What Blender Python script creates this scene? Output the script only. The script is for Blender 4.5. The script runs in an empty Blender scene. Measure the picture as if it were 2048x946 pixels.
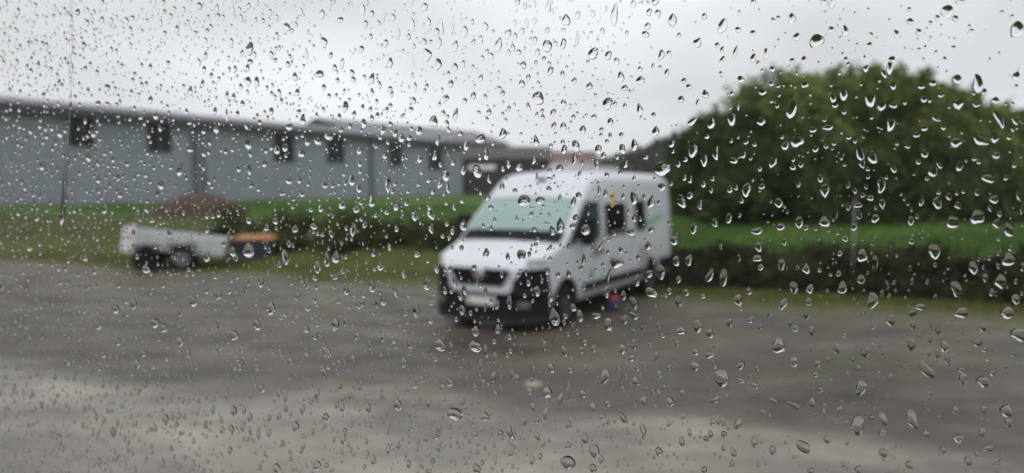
import bpy, bmesh, math, random
import numpy as np
from mathutils import Vector, Matrix, noise as mnoise

sc = bpy.context.scene
COL = sc.collection
R = math.radians
random.seed(7)
rng = np.random.default_rng(11)

# ------------------------------------------------------------------ camera
CAM_H = 2.27
F_PX, CX, CY = 1490.0, 1024.0, 473.0          # photograph is 2048 x 946
PITCH = R(3.93)
cam_d = bpy.data.cameras.new('camera')
cam = bpy.data.objects.new('camera', cam_d)
COL.objects.link(cam)
cam.location = (0, 0, CAM_H)
cam.rotation_euler = (R(90) - PITCH, 0, 0)
cam_d.sensor_width = 36
cam_d.lens = 36 * F_PX / 2048
cam_d.clip_start = 0.02
cam_d.clip_end = 3000
cam_d.dof.use_dof = True
cam_d.dof.focus_distance = 0.333
cam_d.dof.aperture_fstop = 7.7
sc.camera = cam
CP, SP = math.cos(PITCH), math.sin(PITCH)

# ------------------------------------------------------------------ sky, sun, exposure
SUN_EL, SUN_AZ = R(52), R(200)                # azimuth clockwise from +Y: behind the camera, a little left
w = bpy.data.worlds.new('World')
sc.world = w
w.use_nodes = True
nt = w.node_tree
for n in list(nt.nodes):
    nt.nodes.remove(n)
out = nt.nodes.new('ShaderNodeOutputWorld')
bg = nt.nodes.new('ShaderNodeBackground')
sky = nt.nodes.new('ShaderNodeTexSky')
sky.sky_type = 'NISHITA'
sky.sun_disc = False
sky.sun_elevation = SUN_EL
sky.sun_rotation = SUN_AZ
sky.air_density = 1.0
sky.dust_density = 4.0
hs = nt.nodes.new('ShaderNodeHueSaturation')
hs.inputs['Saturation'].default_value = 0.10
nt.links.new(sky.outputs[0], hs.inputs['Color'])
flat = nt.nodes.new('ShaderNodeMixRGB')       # cloud deck: evens the clear-sky gradient out
flat.inputs[0].default_value = 0.86
flat.inputs[2].default_value = (6.3, 6.42, 6.62, 1)
nt.links.new(hs.outputs[0], flat.inputs[1])
tc = nt.nodes.new('ShaderNodeTexCoord')
mp = nt.nodes.new('ShaderNodeMapping')
mp.inputs['Scale'].default_value = (1.0, 1.0, 2.6)
mp.inputs['Location'].default_value = (8.8, 0.4, 0.4)
nt.links.new(tc.outputs['Generated'], mp.inputs[0])
nz = nt.nodes.new('ShaderNodeTexNoise')
nz.inputs['Scale'].default_value = 1.7
nz.inputs['Detail'].default_value = 4
nz.inputs['Roughness'].default_value = 0.45
nt.links.new(mp.outputs[0], nz.inputs['Vector'])
cr = nt.nodes.new('ShaderNodeMapRange')
cr.inputs[1].default_value = 0.3
cr.inputs[2].default_value = 0.7
cr.inputs[3].default_value = 0.74
cr.inputs[4].default_value = 1.2
nt.links.new(nz.outputs[0], cr.inputs[0])
mu = nt.nodes.new('ShaderNodeMixRGB')
mu.blend_type = 'MULTIPLY'
mu.inputs[0].default_value = 1
nt.links.new(flat.outputs[0], mu.inputs[1])
nt.links.new(cr.outputs[0], mu.inputs[2])
sx = nt.nodes.new('ShaderNodeSeparateXYZ')      # an overcast deck is brightest overhead
nt.links.new(tc.outputs['Generated'], sx.inputs[0])
zr_ = nt.nodes.new('ShaderNodeMapRange')
zr_.interpolation_type = 'SMOOTHSTEP'
zr_.inputs[1].default_value = 0.12
zr_.inputs[2].default_value = 1.0
zr_.inputs[3].default_value = 1.0
zr_.inputs[4].default_value = 1.42
nt.links.new(sx.outputs[2], zr_.inputs[0])
mz = nt.nodes.new('ShaderNodeMixRGB')
mz.blend_type = 'MULTIPLY'
mz.inputs[0].default_value = 1
nt.links.new(mu.outputs[0], mz.inputs[1])
nt.links.new(zr_.outputs[0], mz.inputs[2])
nt.links.new(mz.outputs[0], bg.inputs[0])
bg.inputs[1].default_value = 0.12
nt.links.new(bg.outputs[0], out.inputs[0])

sun_d = bpy.data.lights.new('sun', 'SUN')
sun_d.energy = 0.5
sun_d.angle = R(40)
sun_d.color = (1.0, 0.98, 0.95)
sun = bpy.data.objects.new('sun', sun_d)
COL.objects.link(sun)
sd = Vector((math.sin(SUN_AZ) * math.cos(SUN_EL), math.cos(SUN_AZ) * math.cos(SUN_EL), math.sin(SUN_EL)))
sun.rotation_euler = (-sd).to_track_quat('-Z', 'Y').to_euler()
sun.location = sd * 60

sc.view_settings.view_transform = 'Standard'
sc.view_settings.look = 'None'
sc.view_settings.exposure = 0.36
sc.view_settings.gamma = 1.0
sc.view_settings.use_curve_mapping = False
sc.render.engine = 'CYCLES'
cy = sc.cycles
cy.use_denoising = True
cy.max_bounces = 14
cy.transmission_bounces = 12
cy.transparent_max_bounces = 12
cy.diffuse_bounces = 3
cy.glossy_bounces = 4
cy.sample_clamp_indirect = 6.0


# ------------------------------------------------------------------ pixel helpers (photo pixel -> viewing ray)
def ray(px, py):
    a, b = (px - CX) / F_PX, (CY - py) / F_PX
    return Vector((a, CP + b * SP, -SP + b * CP))


def at_depth(px, py, D):
    r = ray(px, py)
    return Vector((0, 0, CAM_H)) + r * (D / r.y)


# ------------------------------------------------------------------ mesh helpers
class MB:
    def __init__(self):
        self.v, self.f, self.s = [], [], []

    def add(self, verts, faces, smooth=False):
        o = len(self.v)
        self.v += [tuple(p) for p in verts]
        self.f += [tuple(i + o for i in f) for f in faces]
        self.s += [smooth] * len(faces)
        return self

    def box(self, x0, x1, y0, y1, z0, z1, bev=0.0):
        if bev:
            b = bev
            xs, ys, zs = (x0, x1), (y0, y1), (z0, z1)
            bm = bmesh.new()
            bmesh.ops.create_cube(bm, size=1, matrix=Matrix.Translation(((x0 + x1) / 2, (y0 + y1) / 2, (z0 + z1) / 2)) @ Matrix.Diagonal((x1 - x0, y1 - y0, z1 - z0, 1)))
            bmesh.ops.bevel(bm, geom=list(bm.edges), offset=b, segments=2, affect='EDGES', profile=0.5)
            bm.verts.index_update()
            self.add([v.co[:] for v in bm.verts], [[v.index for v in f.verts] for f in bm.faces])
            bm.free()
            return self
        return self.add([(x0, y0, z0), (x1, y0, z0), (x1, y1, z0), (x0, y1, z0), (x0, y0, z1), (x1, y0, z1), (x1, y1, z1), (x0, y1, z1)],
                        [(3, 2, 1, 0), (4, 5, 6, 7), (0, 1, 5, 4), (1, 2, 6, 5), (2, 3, 7, 6), (3, 0, 4, 7)])

    def tube(self, pts, radii, n=8, cap=True):
        pts = [Vector(p) for p in pts]
        if not hasattr(radii, '__len__'):
            radii = [radii] * len(pts)
        vs, fs = [], []
        ref = None
        for i, p in enumerate(pts):
            d = (pts[min(i + 1, len(pts) - 1)] - pts[max(i - 1, 0)]).normalized()
            if ref is None:
                ref = d.cross(Vector((0, 0, 1)) if abs(d.z) < .9 else Vector((1, 0, 0))).normalized()
            ref = (ref - d * ref.dot(d)).normalized()
            q = d.cross(ref)
            for k in range(n):
                a = 2 * math.pi * k / n
                vs.append(p + (ref * math.cos(a) + q * math.sin(a)) * radii[i])
        for i in range(len(pts) - 1):
            for k in range(n):
                k2 = (k + 1) % n
                fs.append((i * n + k, i * n + k2, (i + 1) * n + k2, (i + 1) * n + k))
        self.add(vs, fs, True)
        if cap:
            o = len(self.v) - len(vs)
            self.f += [tuple(o + k for k in reversed(range(n))), tuple(o + (len(pts) - 1) * n + k for k in range(n))]
            self.s += [False, False]
        return self

    def lathe(self, prof, axis='y', c=(0, 0, 0), n=28):
        """prof: list of (radius, offset along the axis)"""
        vs, fs = [], []
        for r, t in prof:
            for k in range(n):
                a = 2 * math.pi * k / n
                p = {'y': (r * math.cos(a), t, r * math.sin(a)), 'z': (r * math.cos(a), r * math.sin(a), t), 'x': (t, r * math.cos(a), r * math.sin(a))}[axis]
                vs.append((p[0] + c[0], p[1] + c[1], p[2] + c[2]))
        for i in range(len(prof) - 1):
            for k in range(n):
                k2 = (k + 1) % n
                fs.append((i * n + k, i * n + k2, (i + 1) * n + k2, (i + 1) * n + k))
        self.add(vs, fs, True)
        return self

    def grid(self, rows, smooth=True, thick=None):
        """rows: list of equal-length point lists"""
        m = len(rows[0])
        vs = [p for r in rows for p in r]
        fs = [(i * m + j, i * m + j + 1, (i + 1) * m + j + 1, (i + 1) * m + j) for i in range(len(rows) - 1) for j in range(m - 1)]
        self.add(vs, fs, smooth)
        return self

    def build(self, name, material, parent=None):
        me = bpy.data.meshes.new(name)
        me.from_pydata(self.v, [], self.f)
        if any(self.s):
            me.polygons.foreach_set('use_smooth', self.s)
        me.update()
        return link(name, me, material, parent)


def link(name, me, material, parent=None):
    if material is not None:
        me.materials.append(material)
    o = bpy.data.objects.new(name, me)
    COL.objects.link(o)
    if parent is not None:
        o.parent = parent
    return o


def empty(name, loc=(0, 0, 0), rz=0.0):
    o = bpy.data.objects.new(name, None)
    COL.objects.link(o)
    o.location = loc
    o.rotation_euler = (0, 0, rz)
    o.empty_display_size = .2
    return o


def tag(o, label=None, cat=None, group=None, kind=None):
    if label:
        o['label'] = label
    if cat:
        o['category'] = cat
    if group:
        o['group'] = group
    if kind:
        o['kind'] = kind
    return o


def leafmesh(name, P, size, material, parent=None, up=0.0, aspect=0.55):
    """many small leaf-shaped quads at the points P (numpy n x 3)"""
    n = len(P)
    d = rng.normal(size=(n, 3))
    d[:, 2] += up
    d /= np.linalg.norm(d, axis=1)[:, None]
    e = rng.normal(size=(n, 3))
    e -= d * (e * d).sum(1)[:, None]
    e /= np.linalg.norm(e, axis=1)[:, None]
    s = (np.asarray(size) * rng.uniform(.6, 1.35, n))[:, None]
    V = np.empty((n, 4, 3))
    V[:, 0] = P - d * s
    V[:, 1] = P + e * s * aspect
    V[:, 2] = P + d * s
    V[:, 3] = P - e * s * aspect
    me = bpy.data.meshes.new(name)
    me.vertices.add(n * 4)
    me.vertices.foreach_set('co', V.reshape(-1))
    me.loops.add(n * 4)
    me.loops.foreach_set('vertex_index', np.arange(n * 4, dtype=np.int32))
    me.polygons.add(n)
    me.polygons.foreach_set('loop_start', np.arange(0, n * 4, 4, dtype=np.int32))
    me.polygons.foreach_set('loop_total', np.full(n, 4, dtype=np.int32))
    me.update(calc_edges=True)
    me.validate()
    return link(name, me, material, parent)


# ------------------------------------------------------------------ material helpers
def nd(nt, t, **kw):
    n = nt.nodes.new(t)
    for k, v in kw.items():
        if isinstance(k, str) and k in n.bl_rna.properties:
            setattr(n, k, v)
        else:
            n.inputs[k.replace('_', ' ')].default_value = v
    return n


def mat(name, col, rough=.6, metal=0.0, vary=.12, scale=3.0, bump=0.0, bscale=40.0, spec=.5, dirt=0.0, coat=0.0):
    m = bpy.data.materials.new(name)
    m.use_nodes = True
    nt = m.node_tree
    p = nt.nodes['Principled BSDF']
    p.inputs['Roughness'].default_value = rough
    p.inputs['Metallic'].default_value = metal
    p.inputs['Specular IOR Level'].default_value = spec
    p.inputs['Coat Weight'].default_value = coat
    tc = nd(nt, 'ShaderNodeTexCoord')
    nz = nd(nt, 'ShaderNodeTexNoise', Scale=scale, Detail=5.0, Roughness=.6)
    nt.links.new(tc.outputs['Object'], nz.inputs['Vector'])
    rp = nd(nt, 'ShaderNodeValToRGB')
    a, b = rp.color_ramp.elements
    a.position, b.position = .3, .72
    a.color = tuple(c * (1 - vary) for c in col) + (1,)
    b.color = tuple(min(1, c * (1 + vary)) for c in col) + (1,)
    nt.links.new(nz.outputs[0], rp.inputs[0])
    last = rp.outputs[0]
    if dirt:
        n2 = nd(nt, 'ShaderNodeTexNoise', Scale=scale * 2.7, Detail=7.0, Roughness=.7)
        nt.links.new(tc.outputs['Object'], n2.inputs['Vector'])
        mr = nd(nt, 'ShaderNodeMapRange')
        mr.inputs[1].default_value, mr.inputs[2].default_value = .52, .75
        mr.inputs[3].default_value, mr.inputs[4].default_value = 0, dirt
        nt.links.new(n2.outputs[0], mr.inputs[0])
        mx = nd(nt, 'ShaderNodeMixRGB')
        mx.inputs[2].default_value = (.06, .055, .045, 1)
        nt.links.new(mr.outputs[0], mx.inputs[0])
        nt.links.new(last, mx.inputs[1])
        last = mx.outputs[0]
    nt.links.new(last, p.inputs['Base Color'])
    if bump:
        nb = nd(nt, 'ShaderNodeTexNoise', Scale=bscale, Detail=3.0)
        nt.links.new(tc.outputs['Object'], nb.inputs['Vector'])
        bp = nd(nt, 'ShaderNodeBump', Strength=bump, Distance=.02)
        nt.links.new(nb.outputs[0], bp.inputs['Height'])
        nt.links.new(bp.outputs[0], p.inputs['Normal'])
    return m


def glassy(name, col, ior=1.45, rough=0.0):
    m = bpy.data.materials.new(name)
    m.use_nodes = True
    nt = m.node_tree
    nt.nodes.remove(nt.nodes['Principled BSDF'])
    g = nd(nt, 'ShaderNodeBsdfGlass')
    g.inputs['Color'].default_value = tuple(col) + (1,)
    g.inputs['IOR'].default_value = ior
    g.inputs['Roughness'].default_value = rough
    nt.links.new(g.outputs[0], nt.nodes['Material Output'].inputs['Surface'])
    return m


def leafmat(name, c1, c2, c3, scale=.6, trans=.25):
    m = bpy.data.materials.new(name)
    m.use_nodes = True
    nt = m.node_tree
    p = nt.nodes['Principled BSDF']
    p.inputs['Roughness'].default_value = .55
    p.inputs['Specular IOR Level'].default_value = .12
    tc = nd(nt, 'ShaderNodeTexCoord')
    nz = nd(nt, 'ShaderNodeTexNoise', Scale=scale, Detail=6.0, Roughness=.65)
    nt.links.new(tc.outputs['Object'], nz.inputs['Vector'])
    rp = nd(nt, 'ShaderNodeValToRGB')
    e = rp.color_ramp.elements
    e[0].position, e[0].color = .34, tuple(c1) + (1,)
    e[1].position, e[1].color = .68, tuple(c3) + (1,)
    k = e.new(.5)
    k.color = tuple(c2) + (1,)
    nt.links.new(nz.outputs[0], rp.inputs[0])
    nt.links.new(rp.outputs[0], p.inputs['Base Color'])
    tr = nd(nt, 'ShaderNodeBsdfTranslucent')
    nt.links.new(rp.outputs[0], tr.inputs['Color'])
    mx = nd(nt, 'ShaderNodeMixShader')
    mx.inputs[0].default_value = trans
    nt.links.new(p.outputs[0], mx.inputs[1])
    nt.links.new(tr.outputs[0], mx.inputs[2])
    nt.links.new(mx.outputs[0], nt.nodes['Material Output'].inputs['Surface'])
    return m


M = dict(
    van_white=mat('white_van_paint', (.56, .578, .615), .3, vary=.02, coat=.10, dirt=.10),
    black_plastic=mat('black_plastic', (.010, .011, .013), .6, vary=.2, spec=.15),
    screen=mat('mint_thermal_screen', (.215, .315, .30), .3, vary=.05, scale=1.5, coat=.5),
    dark_glass=mat('dark_window_glass', (.010, .013, .015), .08, vary=.1),
    teal_glass=mat('teal_tinted_glass', (.035, .07, .07), .08, vary=.1),
    tyre=mat('tyre_rubber', (.014, .014, .015), .85, vary=.2, bump=.3, spec=.15),
    alloy=mat('grey_wheel_rim', (.035, .035, .038), .6, metal=.1, vary=.1),
    chrome=mat('chrome', (.6, .6, .62), .2, metal=1, vary=.05),
    red_enamel=mat('red_enamel', (.26, .19, .195), .4, vary=.1),
    plate=mat('number_plate', (.62, .62, .60), .35, vary=.04),
    lens=mat('headlamp_lens', (.45, .47, .5), .12, vary=.2, scale=9, coat=.6),
    green_print=mat('green_vinyl', (.20, .42, .25), .4, vary=.1),
    grey_hatch=mat('grey_hatch', (.33, .34, .36), .4, vary=.06),
    seam=mat('panel_seam', (.16, .16, .17), .7, vary=.1),
    shed_wall=mat('grey_sheet_cladding', (.265, .287, .325), .55, vary=.07, scale=.35, dirt=.12),
    shed_trim=mat('dark_gutter', (.045, .05, .058), .5, vary=.2),
    shed_roof=mat('grey_fibre_roof', (.155, .16, .17), .7, vary=.15, scale=.6, dirt=.25),
    pilaster=mat('slate_grey_post', (.11, .118, .14), .55, vary=.1),
    win_dark=mat('dark_shed_window', (.010, .012, .015), .25, vary=.3, spec=.2),
    lintel=mat('pale_lintel', (.42, .41, .38), .7, vary=.1),
    dark_wall=mat('dark_timber_wall', (.032, .030, .030), .8, vary=.3),
    pale_roof=mat('pale_sheet_roof', (.38, .39, .40), .6, vary=.1),
    brown_roof=mat('brown_roof', (.06, .047, .043), .8, vary=.25, scale=1.2),
    red_roof=mat('red_tile_roof', (.135, .078, .068), .8, vary=.25, scale=1.5),
    render_wall=mat('grey_render', (.20, .19, .185), .8, vary=.1),
    trailer=mat('galvanised_trailer_panel', (.46, .48, .49), .45, metal=.1, vary=.1, scale=2.5, dirt=.2),
    trailer_tail=mat('white_tail_panel', (.68, .66, .66), .45, vary=.06, dirt=.1),
    pink=mat('faded_pink_sign', (.62, .36, .40), .5, vary=.12),
    steel=mat('galvanised_steel', (.42, .44, .46), .45, metal=.5, vary=.12),
    navy=mat('navy_plastic_box', (.018, .024, .045), .5, vary=.15),
    orange=mat('orange_lid', (.36, .15, .05), .5, vary=.12),
    earth=mat('red_brown_earth', (.065, .038, .026), .95, vary=.35, scale=2.0, bump=.6, bscale=9),
    stone=mat('grey_stone', (.22, .215, .20), .85, vary=.25, scale=4, bump=.4, bscale=14),
    pale_stone=mat('pale_buff_stone', (.33, .27, .21), .7, vary=.15, scale=14, bump=.3, bscale=40),
    red_plastic=mat('red_plastic', (.22, .02, .04), .5, vary=.1),
    blue_plastic=mat('blue_plastic', (.12, .13, .30), .5, vary=.1),
    bark=mat('bark', (.06, .05, .04), .9, vary=.35, scale=6, bump=.5),
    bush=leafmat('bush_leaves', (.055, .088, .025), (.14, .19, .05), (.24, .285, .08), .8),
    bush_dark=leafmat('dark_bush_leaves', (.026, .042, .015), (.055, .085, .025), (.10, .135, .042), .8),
    bramble=leafmat('bramble_leaves', (.014, .016, .008), (.03, .032, .014), (.06, .068, .024), 1.2, .15),
    hedge=leafmat('hedge_leaves', (.03, .04, .015), (.06, .078, .024), (.105, .125, .04), 1.0, .2),
    wood_far=leafmat('far_wood_leaves', (.05, .06, .04), (.08, .09, .06), (.11, .12, .075), .15, .15),
    grass=leafmat('grass_blades', (.045, .09, .02), (.072, .135, .028), (.11, .175, .042), .35, .3),
    verge=leafmat('verge_blades', (.075, .08, .022), (.105, .105, .032), (.14, .13, .045), .6, .3),
    cabin=mat('cabin_lining', (.07, .065, .06), .8, vary=.06),
    rubber=mat('window_rubber', (.02, .02, .02), .7, vary=.1),
    water=glassy('rain_water', (1, 1, 1), 1.333),
    acrylic=glassy('acrylic_pane', (.985, .99, .99), 1.45),
)

# ------------------------------------------------------------------ ground
NV = Vector((.387, .922))                      # direction across the lot edge, away from the camera
NU = Vector((.922, -.387))
FOOT = 16.9                                    # where the bank starts


def sstep(t):
    t = min(1.0, max(0.0, t))
    return t * t * (3 - 2 * t)


def uv(x, y):
    return x * NU.x + y * NU.y, x * NV.x + y * NV.y


def ground_z(x, y):
    u, v = uv(x, y)
    right = sstep((u + 6) / 9)                 # 0 left of the van, 1 right of it
    foot = FOOT - .9 * sstep((u - 2.5) / 4) + .35 * mnoise.noise((u * .25, 3.1, 0))
    h = (.45 + .40 * right) * sstep((v - foot) / 2.3)
    h += (.75 - .55 * right) * sstep((v - foot - 1.5) / 9.5)
    if v > foot:
        h += .10 * mnoise.noise((u * .5, v * .5, 1.7)) * sstep((v - foot) / 2)
    h += .022 * mnoise.noise((x * .35, y * .35, 5.0)) + .008 * mnoise.noise((x * 1.6, y * 1.6, 2.0))
    far = max(0, v - 110)
    h += min(8.0, far * far * .00030)
    return h


def nonuni(lo, hi, f0, f1, fine, grow):
    xs = list(np.arange(f0, f1, fine))
    a, s = f0, fine
    left = []
    while a > lo:
        s *= grow
        a -= s
        left.append(a)
    b, s = f1, fine
    right = []
    while b < hi:
        right.append(b)
        s *= grow
        b += s
    return left[::-1] + xs + right


us = nonuni(-500, 500, -34, 26, .5, 1.22)
vs_ = nonuni(-250, 520, 1, 34, .4, 1.22)
rows = []
for v in vs_:
    row = []
    for u in us:
        x, y = u * NU.x + v * NV.x, u * NU.y + v * NV.y
        row.append((x, y, ground_z(x, y)))
    rows.append(row)


def ground_material():
    m = bpy.data.materials.new('wet_gravel_and_turf')
    m.use_nodes = True
    nt = m.node_tree
    L = nt.links.new
    p = nt.nodes['Principled BSDF']
    geo = nd(nt, 'ShaderNodeNewGeometry')

    def dot(vec):
        d = nd(nt, 'ShaderNodeVectorMath', operation='DOT_PRODUCT')
        d.inputs[1].default_value = vec
        L(geo.outputs['Position'], d.inputs[0])
        return d.outputs['Value']

    def noise(scale, detail=5.0, rough=.6, w=(1, 1, 1)):
        mp = nd(nt, 'ShaderNodeMapping')
        mp.inputs['Scale'].default_value = w
        L(geo.outputs['Position'], mp.inputs[0])
        n = nd(nt, 'ShaderNodeTexNoise', Scale=scale, Detail=detail, Roughness=rough)
        L(mp.outputs[0], n.inputs['Vector'])
        return n.outputs[0]

    def ramp(fac, stops):
        r = nd(nt, 'ShaderNodeValToRGB')
        e = r.color_ramp.elements
        e[0].position, e[0].color = stops[0][0], tuple(stops[0][1]) + (1,)
        e[1].position, e[1].color = stops[-1][0], tuple(stops[-1][1]) + (1,)
        for q, c in stops[1:-1]:
            k = e.new(q)
            k.color = tuple(c) + (1,)
        L(fac, r.inputs[0])
        return r.outputs[0]

    def math_(op, a, b):
        k = nd(nt, 'ShaderNodeMath', operation=op)
        for i, q in enumerate((a, b)):
            if isinstance(q, (int, float)):
                k.inputs[i].default_value = q
            else:
                L(q, k.inputs[i])
        return k.outputs[0]

    def mrange(fac, a, b, c=0.0, d=1.0):
        k = nd(nt, 'ShaderNodeMapRange', interpolation_type='SMOOTHSTEP')
        for i, q in enumerate((a, b, c, d)):
            k.inputs[i + 1].default_value = q
        L(fac, k.inputs[0])
        return k.outputs[0]

    def mix(fac, a, b):
        k = nd(nt, 'ShaderNodeMixRGB')
        L(fac, k.inputs[0])
        L(a, k.inputs[1])
        L(b, k.inputs[2])
        return k.outputs[0]

    v = dot((NV.x, NV.y, 0))
    u = dot((NU.x, NU.y, 0))
    wob = math_('MULTIPLY', math_('SUBTRACT', noise(.5, 6), .5), 3.0)
    vw = math_('ADD', math_('ADD', v, wob), mrange(u, 2.5, 6.5, 0.0, .9))
    # gravel: dark damp stone with a paler compacted lane on the near side
    fine = noise(26, 6, .7)
    med = noise(1.3, 6, .62, (1, 1.6, 1))
    gravel = ramp(math_('ADD', math_('MULTIPLY', fine, .5), math_('MULTIPLY', med, .5)),
                  [(.32, (.055, .044, .036)), (.5, (.083, .068, .056)), (.68, (.130, .109, .092))])
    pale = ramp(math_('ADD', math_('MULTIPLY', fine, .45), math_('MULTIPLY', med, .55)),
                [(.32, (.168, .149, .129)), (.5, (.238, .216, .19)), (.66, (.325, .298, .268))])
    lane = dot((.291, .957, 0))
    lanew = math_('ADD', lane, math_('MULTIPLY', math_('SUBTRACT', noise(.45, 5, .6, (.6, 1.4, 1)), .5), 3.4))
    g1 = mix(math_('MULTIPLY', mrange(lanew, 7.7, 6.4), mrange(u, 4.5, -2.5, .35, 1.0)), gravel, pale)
    damp = ramp(noise(.55, 5, .6, (.7, 1.5, 1)), [(.34, (.60, .585, .57)), (.5, (.95, .94, .93)), (.64, (1.38, 1.36, 1.33))])
    mm = nd(nt, 'ShaderNodeMixRGB', blend_type='MULTIPLY')
    mm.inputs[0].default_value = 1
    L(g1, mm.inputs[1])
    L(damp, mm.inputs[2])
    g1 = mm.outputs[0]
    # brownish strip by the trailer
    brown = ramp(med, [(.3, (.075, .055, .042)), (.7, (.14, .105, .082))])
    bmask = math_('MULTIPLY', mrange(math_('ADD', u, wob), -13.5, -16.0), mrange(vw, 11.0, 13.0))
    g1 = mix(bmask, g1, brown)
    # moss and weed patches that thicken towards the edge
    moss = ramp(noise(3.0, 5), [(.3, (.06, .062, .022)), (.7, (.12, .115, .042))])
    mossm = math_('MULTIPLY', mrange(noise(.8, 6, .65), .46, .66), mrange(math_('ADD', vw, mrange(u, 0.0, 9.0, 0.0, 3.0)), 6.5, 14.5, 0, .85))
    g1 = mix(mossm, g1, moss)
    vergec = ramp(noise(4.0, 6), [(.3, (.055, .062, .018)), (.5, (.085, .09, .027)), (.72, (.12, .115, .04))])
    g2 = mix(mrange(vw, 13.8, 15.5), g1, vergec)
    soil = ramp(noise(3.0, 6), [(.3, (.014, .014, .009)), (.7, (.035, .033, .018))])
    soil = mix(mrange(noise(.7, 5, .6), .52, .64), soil, vergec)
    g3 = mix(math_('MULTIPLY', mrange(vw, 16.6, 17.3), mrange(u, -6.0, -2.0)), g2, soil)
    turf = ramp(math_('ADD', math_('MULTIPLY', noise(.35, 5), .6), math_('MULTIPLY', noise(6, 5), .4)),
                [(.34, (.036, .068, .016)), (.5, (.064, .118, .026)), (.68, (.095, .15, .038))])
    olive = ramp(noise(1.1, 6), [(.3, (.042, .042, .016)), (.5, (.065, .072, .022)), (.7, (.088, .10, .03))])
    turf = mix(math_('MULTIPLY', mrange(u, -9.0, -13.0), mrange(vw, 25.0, 22.0)), turf, olive)
    g4 = mix(mrange(vw, 18.2, 19.0), g3, turf)
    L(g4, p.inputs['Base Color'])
    # wetness: film of water on the compacted stone
    rough = mrange(noise(.9, 6, .6, (1, 1.8, 1)), .38, .62, .34, .68)
    rr = nd(nt, 'ShaderNodeMix', data_type='FLOAT')
    L(mrange(vw, 14.0, 15.5), rr.inputs[0])
    L(rough, rr.inputs[2])
    rr.inputs[3].default_value = .85
    L(rr.outputs[0], p.inputs['Roughness'])
    L(mrange(vw, 14.0, 15.5, .32, .06), p.inputs['Specular IOR Level'])
    bp = nd(nt, 'ShaderNodeBump', Strength=.55, Distance=.03)
    L(math_('ADD', fine, math_('MULTIPLY', noise(6.0, 4), 1.2)), bp.inputs['Height'])
    L(bp.outputs[0], p.inputs['Normal'])
    return m


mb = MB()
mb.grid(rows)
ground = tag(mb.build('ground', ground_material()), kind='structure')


def ground_hit(px, py):
    r = ray(px, py)
    o = Vector((0, 0, CAM_H))
    t = 2.0
    while t < 400:
        q = o + r * t
        if q.z <= ground_z(q.x, q.y):
            return q
        t += .04
    return o + r * t


def seat(x, y, dz=0.0):
    return Vector((x, y, ground_z(x, y) + dz))


# ------------------------------------------------------------------ far wood and hill
def wood(name, label, pts, D0, base, leafs, size, material):
    """a far-off mass of trees whose crowns reach the given (px, py) tops"""
    P = []
    for px, py, rw, n in pts:
        c = at_depth(px, py, D0 + random.uniform(-9, 9))
        H = c.z - base
        for k in range(n):
            a = rng.uniform(0, 2 * math.pi)
            t = rng.uniform(0, 1) ** .6
            rr = rw * (1.05 - .75 * t ** 2.2) * rng.uniform(.2, 1) ** .5 * (1 + .2 * math.sin(a * 3 + px))
            P.append((c.x + rr * math.cos(a), c.y + rr * math.sin(a), base + H * t * rng.uniform(.93, 1.02)))
    return tag(leafmesh(name, np.array(P), size, material), label, 'wood', kind='stuff')


tops = []
for px in range(1150, 2150, 34):
    yy = 318 - 50 * sstep((px - 1210) / 190) + random.uniform(-7, 7)
    tops.append((px, yy, random.uniform(4, 6.5), 520))
wood('distant_wood', 'misty grey-green wood on the rise behind the camper van', tops, 135, 1.0, None, .75, M['wood_far'])


# ------------------------------------------------------------------ buildings
WA = at_depth(0, 205, 41)
WD = Vector((.491, .871, 0)).normalized()       # along the wall, away to the right
WN = Vector((WD.y, -WD.x, 0))                   # out of the wall, towards the lot
EAVE, BASE = WA.z, 1.05
SH0, SH1 = -14.0, 45.9


def wall_s(px):
    a = (px - CX) / F_PX
    # x = a*y with (x,y) = WA + s*WD
    return (a * WA.y - WA.x) / (WD.x - a * WD.y)


def wall_z(px, py):
    s = wall_s(px)
    y = WA.y + s * WD.y
    return at_depth(px, py, y).z


shed = empty('warehouse_shed', (WA.x, WA.y, BASE), math.atan2(WD.y, WD.x))
tag(shed, 'long grey sheet-clad shed with dark gutter and small dark windows', 'shed')
# local frame: +x along the wall, -y out towards the lot, z from the base
mb = MB()
xs, prof = [], []
s = SH0
while s < SH1 - .01:
    for ds, yy in ((0, 0), (.10, 0), (.14, -.05), (.26, -.05), (.30, 0)):
        prof.append((s + ds, yy))
    s += .5
prof.append((SH1, 0))
H = EAVE - BASE
mb.grid([[(x, y, 0) for x, y in prof], [(x, y, H - .04) for x, y in prof]], smooth=False)
mb.add([(SH1, 0, 0), (SH1, 16, 0), (SH1, 16, H), (SH1, 8, H + 1.08), (SH1, 0, H)], [(0, 1, 2, 3, 4)])
mb.add([(SH0, 0, 0), (SH0, 16, 0), (SH0, 16, H), (SH0, 8, H + 1.08), (SH0, 0, H)], [(4, 3, 2, 1, 0)])
mb.add([(SH0, 16, 0), (SH1, 16, 0), (SH1, 16, H), (SH0, 16, H)], [(0, 1, 2, 3)])
mb.build('wall', M['shed_wall'], shed)
mb = MB()
RO = .45
for sgn in (0, 1):
    y0, y1 = (-RO, 8.0) if sgn == 0 else (16 + RO, 8.0)
    z0, z1 = H + .02 - .09, H + 1.15
    mb.add([(SH0 - .4, y0, z0), (SH1 + .4, y0, z0), (SH1 + .4, y1, z1), (SH0 - .4, y1, z1),
            (SH0 - .4, y0, z0 + .12), (SH1 + .4, y0, z0 + .12), (SH1 + .4, y1, z1 + .12), (SH0 - .4, y1, z1 + .12)],
           [(3, 2, 1, 0), (4, 5, 6, 7), (0, 1, 5, 4), (1, 2, 6, 5), (2, 3, 7, 6), (3, 0, 4, 7)])
roof = mb.build('roof', M['shed_roof'], shed)
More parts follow.
